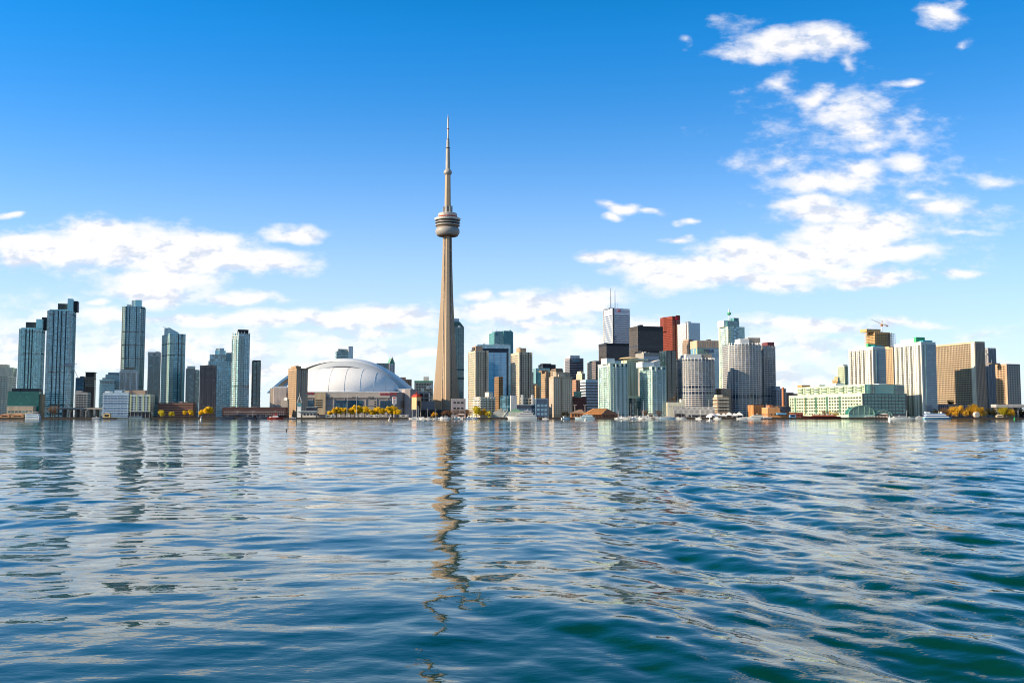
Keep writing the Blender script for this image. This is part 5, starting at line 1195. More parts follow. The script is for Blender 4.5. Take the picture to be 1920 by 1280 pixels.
def leafmat(c, c2):
    key = ('leaf', c)
    if key in MATS: return MATS[key]
    m, nt, b = _mat('leaves')
    ge = nt.nodes.new('ShaderNodeNewGeometry'); r = nt.nodes.new('ShaderNodeMix'); r.data_type = 'RGBA'
    nt.links.new(ge.outputs['Random Per Island'], r.inputs['Factor']); r.inputs['A'].default_value = c+(1,); r.inputs['B'].default_value = c2+(1,)
    nt.links.new(r.outputs['Result'], b.inputs['Base Color']); b.inputs['Roughness'].default_value = .7
    tl = nt.nodes.new('ShaderNodeBsdfTranslucent'); nt.links.new(r.outputs['Result'], tl.inputs['Color'])
    mx = nt.nodes.new('ShaderNodeMixShader'); mx.inputs[0].default_value = .5
    nt.links.new(b.outputs[0], mx.inputs[1]); nt.links.new(tl.outputs[0], mx.inputs[2]); nt.links.new(mx.outputs[0], nt.nodes['Material Output'].inputs['Surface'])
    MATS[key] = m; return m
BARK = wall((.10,.075,.055), .9, .2, .6)
def tree_proto(seed, R_, H_, n, leaf, mat, weep=0, bare=False):
    rr = random.Random(seed)
    t = thing('tree', None, 'tree', (0,0,0))
    mb = MB().tube((0,0,0),(.15,.1,H_*.45),H_*.035,H_*.02,7)
    for i in range(8 if not bare else 16):
        a = rr.uniform(0,6.28); z0 = H_*rr.uniform(.22,.45); d = R_*rr.uniform(.4,.85); q = (d*math.cos(a), d*math.sin(a), H_*rr.uniform(.55,.92))
        mb.tube((0,0,z0), q, H_*.014, H_*.005, 5)
        if bare:
            for j in range(4):
                b2 = rr.uniform(0,6.28); mb.tube(q, (q[0]+R_*.35*math.cos(b2), q[1]+R_*.35*math.sin(b2), q[2]+H_*rr.uniform(-.05,.18)), H_*.006, H_*.002, 4)
    mb.obj('trunk', BARK, t); leaf_crown(rr, R_, H_, n, leaf, .85, weep).obj('crown', mat, t)
    return t

def trees():
    yel = leafmat((.80,.56,.015), (.90,.70,.05)); yg = leafmat((.52,.48,.03), (.70,.58,.05)); brn = leafmat((.16,.085,.04), (.30,.16,.07)); gold = leafmat((.66,.38,.03), (.82,.54,.06)); dk = leafmat((.03,.035,.015), (.05,.055,.02))
    protos = {
     'y': [tree_proto(1,5.2,11.5,1000,.75,yel), tree_proto(2,5.8,11,1000,.75,yel), tree_proto(3,4.8,12,900,.7,yel)],
     'w': [tree_proto(4,8,12.5,1300,.6,yg,.18), tree_proto(5,8.5,12,1300,.6,gold,.15)],
     'b': [tree_proto(6,7,11,600,.35,brn,0,True), tree_proto(7,6,9,500,.35,brn,0,True)],
     'd': [tree_proto(8,6,9,700,.5,dk)]}
    spots = [ # picture column, depth, kind, which, size, label
     (618,1326,'y',0,.62,'smallest yellow tree at the western end of the row before the stadium'),
     (631,1328,'y',1,.98,'second yellow tree of the stadium row, round and full, beside the smallest'),
     (647,1326,'y',2,.86,'slender greenish-yellow tree standing alone by the western lamp mast'),
     (664,1328,'y',0,1.12,'large yellow tree just left of the eastern lamp mast'),
     (673,1330,'y',1,1.1,'large yellow tree just right of the eastern lamp mast'),
     (684,1328,'y',2,.98,'yellow tree in the middle of the stadium row, fourth of the big ones'),
     (694,1326,'y',0,.72,'low yellow tree filling the gap in the middle of the stadium row'),
     (709,1328,'y',1,.98,'isolated round yellow tree with gaps on both sides, before the stadium'),
     (727,1328,'y',0,1.0,'yellow tree left of the white pylon sign'),
     (736,1330,'y',2,1.02,'yellow tree directly under the white pylon sign'),
     (745,1326,'y',1,.74,'small yellow tree at the eastern end of the stadium row'),
     (639,1332,'y',2,.8,'yellow tree squeezed between second and slender yellow trees'),(657,1333,'y',1,.85,'yellow tree standing between the two tall lamp masts'),(701,1333,'y',0,.7,'low yellow tree just left of the isolated round one'),(718,1333,'y',2,.75,'low yellow tree just right of the isolated round one'),
     (389,1318,'y',1,1.0,'bright yellow tree at the foot of the brown brick tower'),
     (379,1320,'y',0,.7,'small yellow tree touching the left of the bright one by the brown brick tower'),
     (302,1322,'w',0,.72,'yellow-green tree at the left end of the parking garage'),
     (322,1322,'w',0,.56,'dull green-yellow shrub tree before the middle of the parking garage'),
     (345,1320,'y',2,.6,'small yellow tree before the right half of the parking garage'),
     (357,1320,'y',0,.66,'small yellow tree before the right end of the parking garage'),
     (98,1312,'b',0,1.35,'large rounded bare brown tree on the western quay'),
     (833,1322,'b',1,.95,'bare reddish tree left of the base of the tall tower'),(845,1324,'b',0,.85,'bare reddish tree below the base of the tall tower'),
     (858,1322,'b',1,1.1,'bare orange-brown tree right below the tall tower'),(868,1324,'b',0,.9,'bare orange-brown tree before the grey service building'),
     (880,1322,'b',1,1.0,'bare orange-brown tree left of the first yellow willow'),
     (893,1318,'w',0,1.08,'tall yellow willow at the foot of the first sand-coloured tower'),(906,1318,'w',1,.9,'golden willow at the foot of the cream balcony block'),
     (915,1316,'w',0,.66,'low yellow-green willow beside the lattice shed'),
     (814,1316,'w',1,.55,'small golden tree among the masts left of the tall tower'),
     (1086,1330,'d',0,1.0,'dark tree behind the orange-roofed restaurant'),(1060,1330,'d',0,.9,'dark tree at the foot of the shorter grey-beige tower'),
     (1770,1318,'b',0,1.15,'bare pinkish tree behind the blue ferry'),(1784,1316,'w',1,.95,'golden willow left of the pair before the tan hotel'),
     (1799,1314,'w',1,1.22,'golden willow in the middle before the tan hotel'),(1815,1318,'b',1,1.05,'bare brown tree between two golden willows'),
     (1826,1316,'w',1,1.36,'largest golden willow below the corner pillar of the tan hotel'),(1839,1318,'w',1,1.05,'golden willow behind the round white tank'),
     (1883,1314,'w',0,1.0,'yellow-green willow on the eastern lawn'),(1895,1316,'w',1,.92,'golden willow on the eastern lawn, the outermost tree'),
     (1757,1330,'d',0,1.1,'dark bush tree under the west end of the tan hotel'),(1860,1322,'d',0,1.3,'dark tree at the foot of the slate hotel slab'),(1912,1324,'d',0,1.3,'dark tree in the shade of the eastern elevated road'),
     (1548,1316,'b',1,.9,'bare reddish tree before the pier terminal'),(1568,1316,'b',0,.8,'bare reddish tree near the yellow boom of the dark ship'),(1235,1322,'b',1,.9,'bare reddish tree behind the sailboats at the third green-white tower'),(1208,1322,'b',0,.9,'bare reddish tree behind the sailboats between two green-white towers'),
     (1783,1402,'d',0,.95,'dark shrub on the roof terrace of the ramp building'),
    ]
    used = set()
    for px, Y, k, i, s, lab in spots:
        p = protos[k][i]; loc = at(px, Y, 1.97)
        if lab.startswith('dark shrub on the roof'): loc.z = 17
        grp = {'y':'yellow trees along the quay','w':'willows along the quay','b':'bare trees along the quay','d':'dark trees along the quay'}[k]
        rot = random.uniform(0, 6.28)
        if k != 'y': s *= .82
        if id(p) not in used:
            used.add(id(p)); p.location = loc; p.rotation_euler = (0,0,rot); p.scale = (s*1.35,)*3; p['label'] = lab; p['group'] = grp
        else: dup(p, loc, rot, lab, grp, s*1.35)
    for kk in protos.values():
        for p in kk:
            if id(p) not in used:
                for c in list(p.children): bpy.data.objects.remove(c)
                bpy.data.objects.remove(p)

# ------------------------------------------------------------------ boats
BWHITE = wall((.80,.80,.79), .35, .03); BBLUE = wall((.36,.55,.66), .4, .05)
def hull_mb(L_, B_, H_, rake=.12, z0=-.5, n=12):
    """bow toward +x"""
    vs, fs = [], []
    for i in range(n+1):
        f = i/n; x = -L_/2 + L_*f
        w = B_/2*(1 if f < .45 else max(.02, 1-((f-.45)/.55)**2.1)); w *= .9 + .1*min(1, f*4)
        sheer = H_*(1+.28*max(0, f-.4)**1.5*2)
        xr = x + rake*L_*max(0, f-.5)
        vs += [(x, -w*.72, z0), (xr, -w, sheer), (xr, w, sheer), (x, w*.72, z0)]
    for i in range(n):
        for j in range(3): fs.append((i*4+j, (i+1)*4+j, (i+1)*4+j+1, i*4+j+1))
        fs.append((i*4+3, (i+1)*4+3, (i+1)*4, i*4))
    fs += [(0,1,2,3), (n*4+3,n*4+2,n*4+1,n*4)]
    return MB().add(vs, fs)
def slab_mb(x0, x1, w, z0, z1, rf=.0, rb=.0):
    return MB().add([(x0,-w/2,z0),(x1,-w/2,z0),(x1,w/2,z0),(x0,w/2,z0),(x0+rb,-w*.45,z1),(x1-rf,-w*.45,z1),(x1-rf,w*.45,z1),(x0+rb,w*.45,z1)],
                    [(3,2,1,0),(4,5,6,7),(0,1,5,4),(1,2,6,5),(2,3,7,6),(3,0,4,7)])
def cabin(root, x0, x1, w, z0, z1, rf, rb, mat, g=None):
    c = slab_mb(x0, x1, w, z0, z1, rf, rb).obj('cabin', mat, root)
    h = z1-z0
    if g: slab_mb(x0+rb*.4+.4, x1-rf*.4-.3, w*1.012, z0+h*.35, z0+h*.8, rf*.45, rb*.45).obj('cabin_window', g, root)
    return c
def motor_yacht(label, loc, rot, L_, name='motor_yacht', decks=3, hull=BWHITE, cab=BWHITE, g=G_NAVY, cat='boat', stripe=None):
    t = thing(name, label, cat, loc, rot)
    H_ = L_*.085; hull_mb(L_, L_*.22, H_).obj('hull', hull, t)
    if stripe: hull_mb(L_*.985, L_*.2205, H_*.55, z0=.05).obj('hull_stripe', stripe, t).location = (0,0,.1)
    z = H_; x0, x1 = -L_*.42, L_*.28; w = L_*.17
    for k in range(decks):
        h = L_*.062; cabin(t, x0, x1, w, z, z+h, h*1.6, h*.3, cab, g)
        slab_mb(x0-L_*.04, x1-h*.9, w*1.12, z+h, z+h+.18).obj('deck', cab, t)
        z += h+.19; x0 += L_*.06; x1 -= L_*.11; w *= .88
    MB().tube(((x0+x1)/2,0,z),((x0+x1)/2-L_*.02,0,z+L_*.08),.14,.06).tube(((x0+x1)/2-L_*.03,0,z),((x0+x1)/2-L_*.02,0,z+L_*.06),.12,.06).obj('radar_mast', cab, t)
    MB().lathe([(.1,0),(.5,.3),(.5,.6),(.1,1.0)], 8).obj('radar_dome', WHITE, t, ((x0+x1)/2+.8,0,z))
    return t
def sailboat_proto():
    t = thing('sailboat', None, 'boat', (0,0,0)); L_ = 10
    hull_mb(L_, 3.0, 1.1).obj('hull', BWHITE, t); cabin(t, -1.5, 2.2, 1.8, 1.1, 1.75, .6, .2, BWHITE, G_NAVY)
    MB().tube((1,0,1),(1,0,14.5),.14,.09).tube((.2,0,9.0),(1.8,0,9.0),.05).tube((1,-.9,9),(1,.9,9),.05).obj('mast', MET, t); MB().tube((1,0,2.4),(-3.4,0,2.2),.09).tube((.9,0,2.6),(-3.2,0,2.42),.19,.14).obj('boom', wall((.55,.55,.58)), t)
    MB().tube((1,0,14.4),(5.6,0,1.5),.03,n=4).tube((1,0,14.4),(-4.9,0,1.3),.03,n=4).obj('rigging', STEEL, t)
    return t
def launch_proto():
    t = thing('motor_launch', None, 'boat', (0,0,0)); L_ = 9
    hull_mb(L_, 3.0, 1.3).obj('hull', BWHITE, t); cabin(t, -2.2, 1.6, 2.3, 1.25, 2.9, 1.2, .2, BWHITE, G_NAVY); slab_mb(-2.8,.6,2.4,2.9,3.05).obj('canopy', WHITE, t)
    MB().tube((-1,0,3),(-1.2,0,4.6),.06).obj('aerial', STEEL, t); return t

def boats():
    wy = 1232.0
    def lat(px, Y=wy): return at(px, Y, 0)
    motor_yacht('big white three-deck motor yacht moored before the green-roofed shed', lat(980, 1262), math.pi, 36)
    motor_yacht('pale blue two-deck cruise boat before the orange-roofed restaurant', lat(1097, 1262), math.pi, 24, 'cruise_boat', 2, wall((.50,.66,.74),.4,.04), wall((.60,.74,.80),.4,.04))
    motor_yacht('low white and blue launch with dark windows at the cream quay building', lat(1250, 1268), 0, 19, 'cruise_boat', 1, wall((.48,.62,.72),.4,.04), BWHITE)
    motor_yacht('white two-deck tour boat moored before the orange power house', lat(1416, 1270), math.pi, 25, 'tour_boat', 2, BWHITE, wall((.78,.74,.66),.5,.04), G_BRONZE)
    motor_yacht('small white motor boat left of the two-deck tour boat, under the tents', lat(1392, 1266), math.pi, 14, 'motor_boat', 1)
    motor_yacht('white and dark-hulled boat right of the two-deck tour boat', lat(1437, 1268), math.pi, 15, 'motor_boat', 1, NAVY, BWHITE)
    motor_yacht('white cabin cruiser before the tallest white slab, westernmost of that quay', lat(1683, 1255), math.pi, 23, 'cabin_cruiser', 1)
    motor_yacht('small white motor boat between the cabin cruiser and the blue ferry', lat(1706, 1262), 0, 13, 'motor_boat', 1)
    motor_yacht('white flybridge boat just left of the blue ferry', lat(1722, 1266), math.pi, 14, 'motor_boat', 2)
    # striped ferry
    t = thing('ferry', 'long blue and white striped ferry moored below the golden willows', 'boat', lat(1757, 1245), 0)
    hull_mb(33, 8, 2.2).obj('hull', wall((.16,.34,.50),.4), t)
    for k, m in enumerate((WHITE, wall((.05,.12,.32),.4), WHITE, wall((.10,.22,.45),.4))):
        slab_mb(-15.5+k*.5, 13.5-k*1.6, 7.2-k*.25, 2.2+k*1.15, 3.34+k*1.15, .6, .2).obj('deck_band', m, t)
    slab_mb(-13, 9, 6, 6.82, 7.1).obj('roof', wall((.55,.62,.70)), t); slab_mb(-15, -9, 5, 7.11, 9.3, .8, .3).obj('wheelhouse', WHITE, t); slab_mb(-14.6, -9.3, 5.05, 8.0, 8.8, .5, .3).obj('wheelhouse_window', G_NAVY, t)
    MB().tube((2,0,7.1),(2,0,10),.12).obj('mast', WHITE, t); MB().box(4,6,-1,1,7.11,9.0).obj('funnel', WHITE, t)
    # navy ship behind it
    motor_yacht('dark navy workboat behind the west end of the blue ferry', lat(1735, 1285), 0, 20, 'workboat', 2, NAVY, wall((.16,.2,.30)), G_DARK)
    # white three-storey boat in the west
    t = thing('houseboat', 'white and blue two-storey party boat moored under the green glass box', 'boat', lat(62, 1258), 0)
    slab_mb(-9,9,6,-.4,1.6).obj('hull', wall((.42,.46,.5)), t)
    for k in range(2):
        slab_mb(-8.4,8.4-k,5.4,1.61+k*2.7,3.9+k*2.7).obj('deck_house', wall((.62,.70,.78),.5), t); slab_mb(-7.8,7.4-k,5.46,2.3+k*2.7,3.2+k*2.7).obj('window_strip', G_BLUE, t); slab_mb(-9,9-k,6,3.91+k*2.7,4.29+k*2.7).obj('deck', WHITE, t)
    for x in (-6,-2,2,6): MB().tube((x,0,7),(x,0,8.6),.08).obj('post', STEEL, t)
    slab_mb(-7,7,4.6,8.6,8.8).obj('awning', WHITE, t)
    # red tug / fire boat
    t = thing('fireboat', 'red and white fireboat moored beside the brick dockside building', 'boat', lat(516, 1262), 0)
    hull_mb(19, 5.4, 2.0).obj('hull', wall((.46,.035,.02),.4), t); cabin(t,-3,4,3.8,2,4.4,.6,.3,BWHITE,G_DARK); cabin(t,-1,3,3,4.42,6.4,.5,.3,wall((.5,.04,.03),.4),G_DARK)
    MB().tube((0,0,6.4),(-.4,0,12.5),.22,.1).tube((-4,0,2),(-4,0,7),.3,.2).obj('mast', wall((.5,.05,.03),.4), t); MB().tube((-1.5,0,10.5),(1.2,0,10.5),.1).obj('crosstree', WHITE, t); MB().box(-7.5,-5,-1,1,2,3.4).obj('deck_box', WHITE, t)
    motor_yacht('small white launch left of the white-fronted quay station', lat(547, 1272), math.pi, 12, 'motor_boat', 1, NAVY)
    motor_yacht('small grey and white boat at the western quay near the blue waterfront block', lat(182, 1270), 0, 13, 'motor_boat', 1, wall((.3,.33,.36)))
    t = thing('barge', 'flat dark barge tied below the stilted waterfront block', 'boat', lat(252, 1282), 0)
    slab_mb(-20,20,7,-.4,1.3,-1,-1).obj('hull', wall((.09,.14,.17)), t); slab_mb(-6,10,5,1.31,3.6,.3,.3).obj('deck_house', wall((.16,.24,.30)), t); slab_mb(-5,9,5.05,2.2,3.0,.2,.2).obj('window_strip', G_NAVY, t)
    # dark three-masted ship with yellow boom
    t = thing('tall_ship', 'long dark-hulled ship with bare yellow mast and boom before the pier terminal', 'ship', lat(1540, 1278), math.pi)
    hull_mb(48, 8, 3.4, .1).obj('hull', wall((.05,.012,.012),.5), t); slab_mb(-18,12,5,3.4,5.2,.5,.5).obj('deck_house', wall((.34,.09,.05)), t)
    for x, h in ((23,26),(2,12),(-12,12)): MB().tube((x*.9,0,3),(x*.9,0,h),.35,.2).obj('mast', wall((.55,.28,.04)), t)
    MB().tube((-23,0,5),(-10,0,9),.7,.5).tube((-20,0,4),(-10.5,0,8.6),.4).obj('boom', wall((.62,.36,.03)), t)
    for x in (-14,-8,-2,4,9): MB().box(x-1,x+1,-1.2,1.2,5.21,6.6).obj('deck_box', wall((.5,.46,.44)), t)
    for x in (-6,8): MB().tube((x,0,11.5),(20.7,0,25),.06,n=4).obj('stay', DARK, t)
    # marina
    sb, la = sailboat_proto(), launch_proto()
    sails = [(1160,1275,1.0,'sailboat with bare mast at the western end of the marina'),(1181,1270,1.35,'tall sailboat with furled sail standing before the dark glass pavilion'),(1197,1280,.9,'short-masted sailboat in the middle of the marina'),
             (1209,1272,1.6,'tallest-masted sailboat before the third green-white tower'),(1228,1276,1.1,'sailboat with bare mast at the eastern end of the marina'),(1252,1284,1.5,'sailboat at the cream quay building with very tall mast'),
             (1264,1286,.85,'small sailboat right of the very tall mast by the cream quay building'),(1279,1284,1.1,'sailboat moored in front of the lattice hoarding, left part'),
             (1023,1284,.8,'small sailboat behind the stern of the big white yacht'),(1436,1290,1.4,'sailboat before the square brick pilaster house'),
             (775,1290,1.1,'sailboat with bare mast below the tan hopper house, left'),(780,1292,1.2,'sailboat with bare mast below the tan hopper house, middle'),(786,1290,1.15,'sailboat with bare mast below the tan hopper house, right'),
             (803,1288,.95,'sailboat left of the base of the tall tower'),(818,1286,.9,'sailboat below the sunlit leg of the tall tower')]
    for i, (px, Y, s, lab) in enumerate(sails):
        loc = at(px, Y, 0); rot = random.choice((0, math.pi))+random.uniform(-.2,.2)
        if i == 0:
            sb.location = loc; sb.rotation_euler = (0,0,rot); sb.scale = (s,)*3; sb['label'] = lab; sb['group'] = 'sailboats moored along the quay'
        else: dup(sb, loc, rot, lab, 'sailboats moored along the quay', s)
    place = ['beside the western end of the marina','left of the tall furled sailboat','right of the tall furled sailboat','before the dark glass pavilion','at the marina centre','left of the tallest mast','right of the tallest mast','under the third green-white tower','at the eastern end of the marina','before the cream quay building','below the lattice hoarding, western end','below the lattice hoarding, eastern end','left of the black round-roofed tent','beside the bare reddish trees under the tall tower','under the grey service building','at the foot of the first sand-coloured tower','left of the orange-roofed restaurant','below the small silo']
    for i, px in enumerate((1170,1176,1187,1193,1200,1205,1215,1222,1234,1258,1270,1310,1345,838,856,878,1060,792)):
        loc = at(px, 1280+random.uniform(-6,8), 0); rot = random.choice((0, math.pi))+random.uniform(-.4,.4); lab = 'small white motor launch '+place[i]
        s = random.uniform(.8,1.2)
        if i == 0:
            la.location = loc; la.rotation_euler = (0,0,rot); la.scale = (s,)*3; la['label'] = lab; la['group'] = 'motor launches moored along the quay'
        else: dup(la, loc, rot, lab, 'motor launches moored along the quay', s)
    for i, px in enumerate([1163,1168,1173,1179,1184,1190,1195,1202,1207,1212,1218,1225,1231,1238,1243]):
        dup(la, at(px, 1284+random.uniform(-3,9), 0), random.choice((0, math.pi))+random.uniform(-.5,.5), 'small white boat in the dense marina before the three green-white towers', 'small boats packed in the marina', random.uniform(.8,1.3))
    for i, px in enumerate([828,834,843,849,853,862,870,874,884,892]):
        dup(la, at(px, 1286+random.uniform(-3,6), 0), random.choice((0, math.pi))+random.uniform(-.5,.5), 'small white boat in the row moored before the bare trees by the tall tower', 'small boats packed below the tall tower', random.uniform(.7,1.1))
    for px, lab in ((424,'dark blue harbour boat at the western end of the brick dockside building'),(462,'dark blue harbour boat under the middle of the brick dockside building'),(497,'dark blue harbour boat next to the red fireboat')):
        motor_yacht(lab, at(px, 1278, 0), random.choice((0, math.pi)), 22, 'harbour_boat', 1, NAVY, wall((.10,.14,.20)), G_DARK)
    for px, wv in ((1178,'beside the tall furled sailboat'),(1203,'at the middle of the marina'),(1222,'before the third green-white tower'),(1246,'at the eastern end of the marina'),(848,'under the tall tower'),(872,'before the grey service building'),(1012,'behind the stern of the big white yacht'),(1692,'before the tallest white slab')):
        t = thing('jetty', 'low wooden finger jetty on piles '+wv, 'jetty', at(px, 1282, 0), 0, 'finger jetties along the quay')
        MB().box(-1.2,1.2,-16,17.3,1.15,1.4).obj('deck', wall((.22,.16,.11)), t)
        for yy in (-15.5,-8,0,8):
            for xx in (-1.35,1.35): MB().tube((xx,yy,-1),(xx,yy,2.6),.2).obj('pile', wall((.12,.09,.07)), t)
    # buoys
    def buoy(px, Yd, s, lab, mat, band=None):
        t = thing('buoy', lab, 'buoy', at(px, Yd, 0), 0, 'channel buoys on the water')
        MB().lathe([(.2,-.3),(1.0,0),(1.15,.5),(.95,1.1),(.45,1.5),(.38,3.0),(.12,3.7)], 16).obj('float', mat, t, smooth=True); MB().lathe([(.42,2.2),(.42,2.7)], 12).obj('band', band or WHITE, t); MB().lathe([(.06,3.7),(.06,4.2),(.2,4.3),(.2,4.6)], 8).obj('lantern', MET, t)
        t.scale = (s,)*3
    rd = wall((.5,.05,.03),.4)
    buoy(377, 900, .95, 'white buoy with red band before the brown brick tower', WHITE, rd); buoy(730, 905, .75, 'white buoy before the stadium', WHITE)
    buoy(1097.5, 905, .8, 'white buoy before the pale blue cruise boat', WHITE); buoy(1331, 820, .9, 'white buoy before the lower round tower', WHITE)
    buoy(1668.5, 715, 1.05, 'largest and nearest white buoy, before the tallest white slab', WHITE); buoy(1902, 1120, .8, 'small green buoy near the eastern picture edge', wall((.02,.4,.12),.4), wall((.02,.4,.12),.4))
    g = thing('gull', 'dark gull gliding low over the water before the stadium', 'bird', at(537, 420, zt(807,420)) if False else (X_at(537,95,2), 95, zt(807,95)), R(25))
    bm = MB().lathe([(.01,-.2),(.05,-.1),(.06,0),(.04,.12),(.01,.2)], 8).add([(0,0,.05),(-.02,.28,.13),(.02,.55,.06),(.1,.28,.12),(0,0,-.05)],[(0,1,3),(1,2,3)]).add([(0,0,.05),(-.02,-.28,.13),(.02,-.55,.06),(.1,-.28,.12)],[(0,3,1),(1,3,2)])
    bm.obj('body', DARK, g)

# ------------------------------------------------------------------ small things on the quay
def quay_clutter():
    # orange-roofed restaurant: long roof, gable facing the lake
    Y = 1306; x0, x1, x2 = X_at(1094,Y), X_at(1140,Y), X_at(1161,Y)
    t = thing('restaurant_building', 'broad orange-roofed waterside restaurant with dark gable end', 'building', (x1, Y, 2), 0)
    w = x2-x1; Lx = x0-x1; hz = zt(775,Y)-2; hr = zt(765.5,Y)-2
    MB().box(Lx*.8, w, 2, 22, 0, hz).obj('wall', wall((.20,.10,.07)), t)
    rm = wall((.60,.27,.10), .8, .12, .2)
    roof = MB().add([(Lx-1,1,hz-1.5),(-w*.62,1,hz-1.5),(-w*.05,1,hr),(Lx*.55,1,hr),(Lx*.55,23,hr),(-w*.05,23,hr),(Lx-1,23,hz-1.5),(-w*.62,1.01,hz-1.9)], [(0,1,2,3),(3,2,5,4),(0,3,4,6)]).obj('roof', rm, t)
    MB().add([(-w*.62,.8,hz-1.8),(-w*.05,.8,hr-.1),(w+1,.8,hz-1.8),(w+1,23,hz-1.8),(-w*.05,23,hr-.1)], [(0,2,1),(1,2,3,4)]).obj('gable', wall((.07,.045,.04)), t)
    for i in range(3): MB().box(Lx*.5+i*5, Lx*.5+i*5+1.8, 4, 6, hz+2, hr-1.0+.4).obj('dormer', BROWN, roof)
    for i in range(5): MB().box(w*.02+i*3-6, w*.02+i*3-4.2, .5, .78, 1, 3.6).obj('window', G_BRONZE, t)
    for i in range(6): MB().tube((Lx+4+i*4,-.5,0),(Lx+4+i*4,-.5,3.6),.15).obj('terrace_post', wall((.5,.3,.15)), t)
    MB().box(Lx*.95, -8, -1.5, 1.5, 3.6, 3.9).obj('terrace_roof', wall((.5,.24,.10)), t)
    Y = 1316; t = thing('restaurant_building', 'smaller brown hip-roofed house left of the orange-roofed restaurant', 'building', (X_at(1082,Y), Y, 2), 0)
    MB().box(-8,9,0,14,0,5.5).obj('wall', wall((.40,.18,.08)), t); MB().add([(-9.5,-1,5.5),(10.5,-1,5.5),(10.5,15,5.5),(-9.5,15,5.5),(3,7,10.5),(7,7,10.5)],[(3,2,1,0),(0,1,5,4),(1,2,5),(2,3,4,5),(3,0,4)]).obj('roof', wall((.26,.17,.12)), t)
    for i in range(4): MB().box(-6.5+i*3.8, -4.6+i*3.8, -.2, -.02, 1.5, 3.6).obj('window', G_DARK, t)
    # quay station with pointed lantern tower
    Y = 1306; t = thing('quay_station', 'white-towered quay station with pyramid frame spire and teal lantern', 'building', (X_at(575,Y), Y, 2), 0)
    k = mpp(Y)
    MB().box(-8*k,17*k,0,9,0,7.5).obj('wall', wall((.52,.48,.42)), t); MB().box(-18*k,20*k,-2,10,7.51,8.4).obj('roof', wall((.55,.60,.62)), t); MB().box(-1*k,18*k,1,8,8.41,13).obj('upper_floor', G_NAVY, t); MB().box(-1.3*k,18.3*k,.8,8.2,13.01,13.6).obj('upper_roof', wall((.35,.42,.45)), t)
    xx = -14.5*k; MB().box(xx-2.4,xx+2.4,0,4.8,0,15).obj('tower', WHITE, t); MB().box(xx-3,xx+3,-.6,5.4,15,19.5).obj('lantern', glass((.04,.20,.24)), t)
    mb = MB()
    for sx in (-3,3):
        for sy in (-.6,5.4): mb.tube((xx+sx,sy,19.5),(xx,2.4,29),.22)
    mb.tube((xx,2.4,29),(xx,2.4,32),.18).box(xx-3.2,xx+3.2,-.8,5.6,19.2,19.5); mb.obj('spire_frame', WHITE, t)
    for i in range(5): MB().box(-6*k+i*4.4, -6*k+i*4.4+2.6, -.15, -.02, 3, 5.5).obj('window', G_NAVY, t)
    # pylon sign
    Y = 1345; t = thing('pylon_sign', 'tall white pylon sign with red marks among the yellow trees', 'sign', (X_at(739,Y), Y, 2), 0)
    MB().tube((0,0,0),(0,0,zt(757,Y)-2),1.0).obj('pole', wall((.42,.40,.42)), t); zb, ze = zt(757,Y)-2, zt(744,Y)-2
    s = MB().box(-2.9,2.9,-1,1,zb,ze).obj('sign_box', wall((.75,.73,.74),.5), t); MB().box(-1.7,1.7,-1.2,-1.01,ze-2.2,ze-.8).obj('sign_mark', wall((.5,.03,.03)), s); MB().box(-1.2,1.2,-1.2,-1.01,zb+1.2,ze-3).obj('sign_mark', wall((.35,.3,.33)), s)
    # lamp masts
    def lamp(px, Y, top, lab, w=.22, arms=True, group='lamp masts on the quay'):
        t = thing('lamp_mast', lab, 'lamp post', at(px, Y, 2), 0, group); h = zt(top,Y)-2
        MB().tube((0,0,0),(0,0,h),w*1.4,w).obj('pole', wall((.62,.62,.62),.5), t)
        if arms:
            MB().tube((0,0,h),(1.6,0,h+.3),w*.6).tube((0,0,h),(-1.6,0,h+.3),w*.6).obj('arm', wall((.62,.62,.62),.5), t); MB().box(1.2,2.6,-.4,.4,h+.2,h+.5).obj('lamp_head', WHITE, t); MB().box(-2.6,-1.2,-.4,.4,h+.2,h+.5).obj('lamp_head', WHITE, t)
    lamp(650.5,1312,740,'tall twin-headed lamp mast before the stadium, left of the pair'); lamp(668.5,1312,740,'tall twin-headed lamp mast before the stadium, right of the pair')
    lamp(1097,1312,759,'lamp post rising over the orange roof of the restaurant'); lamp(1078,1325,759,'lamp post over the brown hip roof'); lamp(613,1306,771,'short lamp post between quay station and first yellow tree',.16)
    for px, top, lab in ((1296,750,'tall white flagpole left of three before the lattice hoarding'),(1313,750,'tall white flagpole in the middle of three before the lattice hoarding'),(1329.5,750,'tall white flagpole right of three, at the edge of the round tower')):
        t = thing('flagpole', lab, 'flagpole', at(px, 1304, 2), 0, 'flagpoles before the hoarding'); h = zt(top,1304)-2
        MB().tube((0,0,0),(0,0,h),.26,.16).obj('pole', WHITE, t); MB().lathe([(.05,0),(.3,.2),(.3,.5),(.05,.7)],8).obj('finial', WHITE, t, (0,0,h))
    for i, (px, lab) in enumerate(((1255,'street lamp between sailboats and cream quay building'),(1205,'street lamp behind the marina'),(1160,'street lamp by the westernmost green-white tower'),(1700,'street lamp before the tallest white slab'),(1515,'lamp post by the pier terminal west end'),(160,'street lamp on the western quay under the elevated road'),(131,'street lamp left on the western quay'),(886,'street lamp by the yellow willows'),(445,'street lamp before the brick dockside building'),(474,'street lamp right part of the brick dockside building'))):
        lamp(px, 1304+i%3, 770, lab, .14)
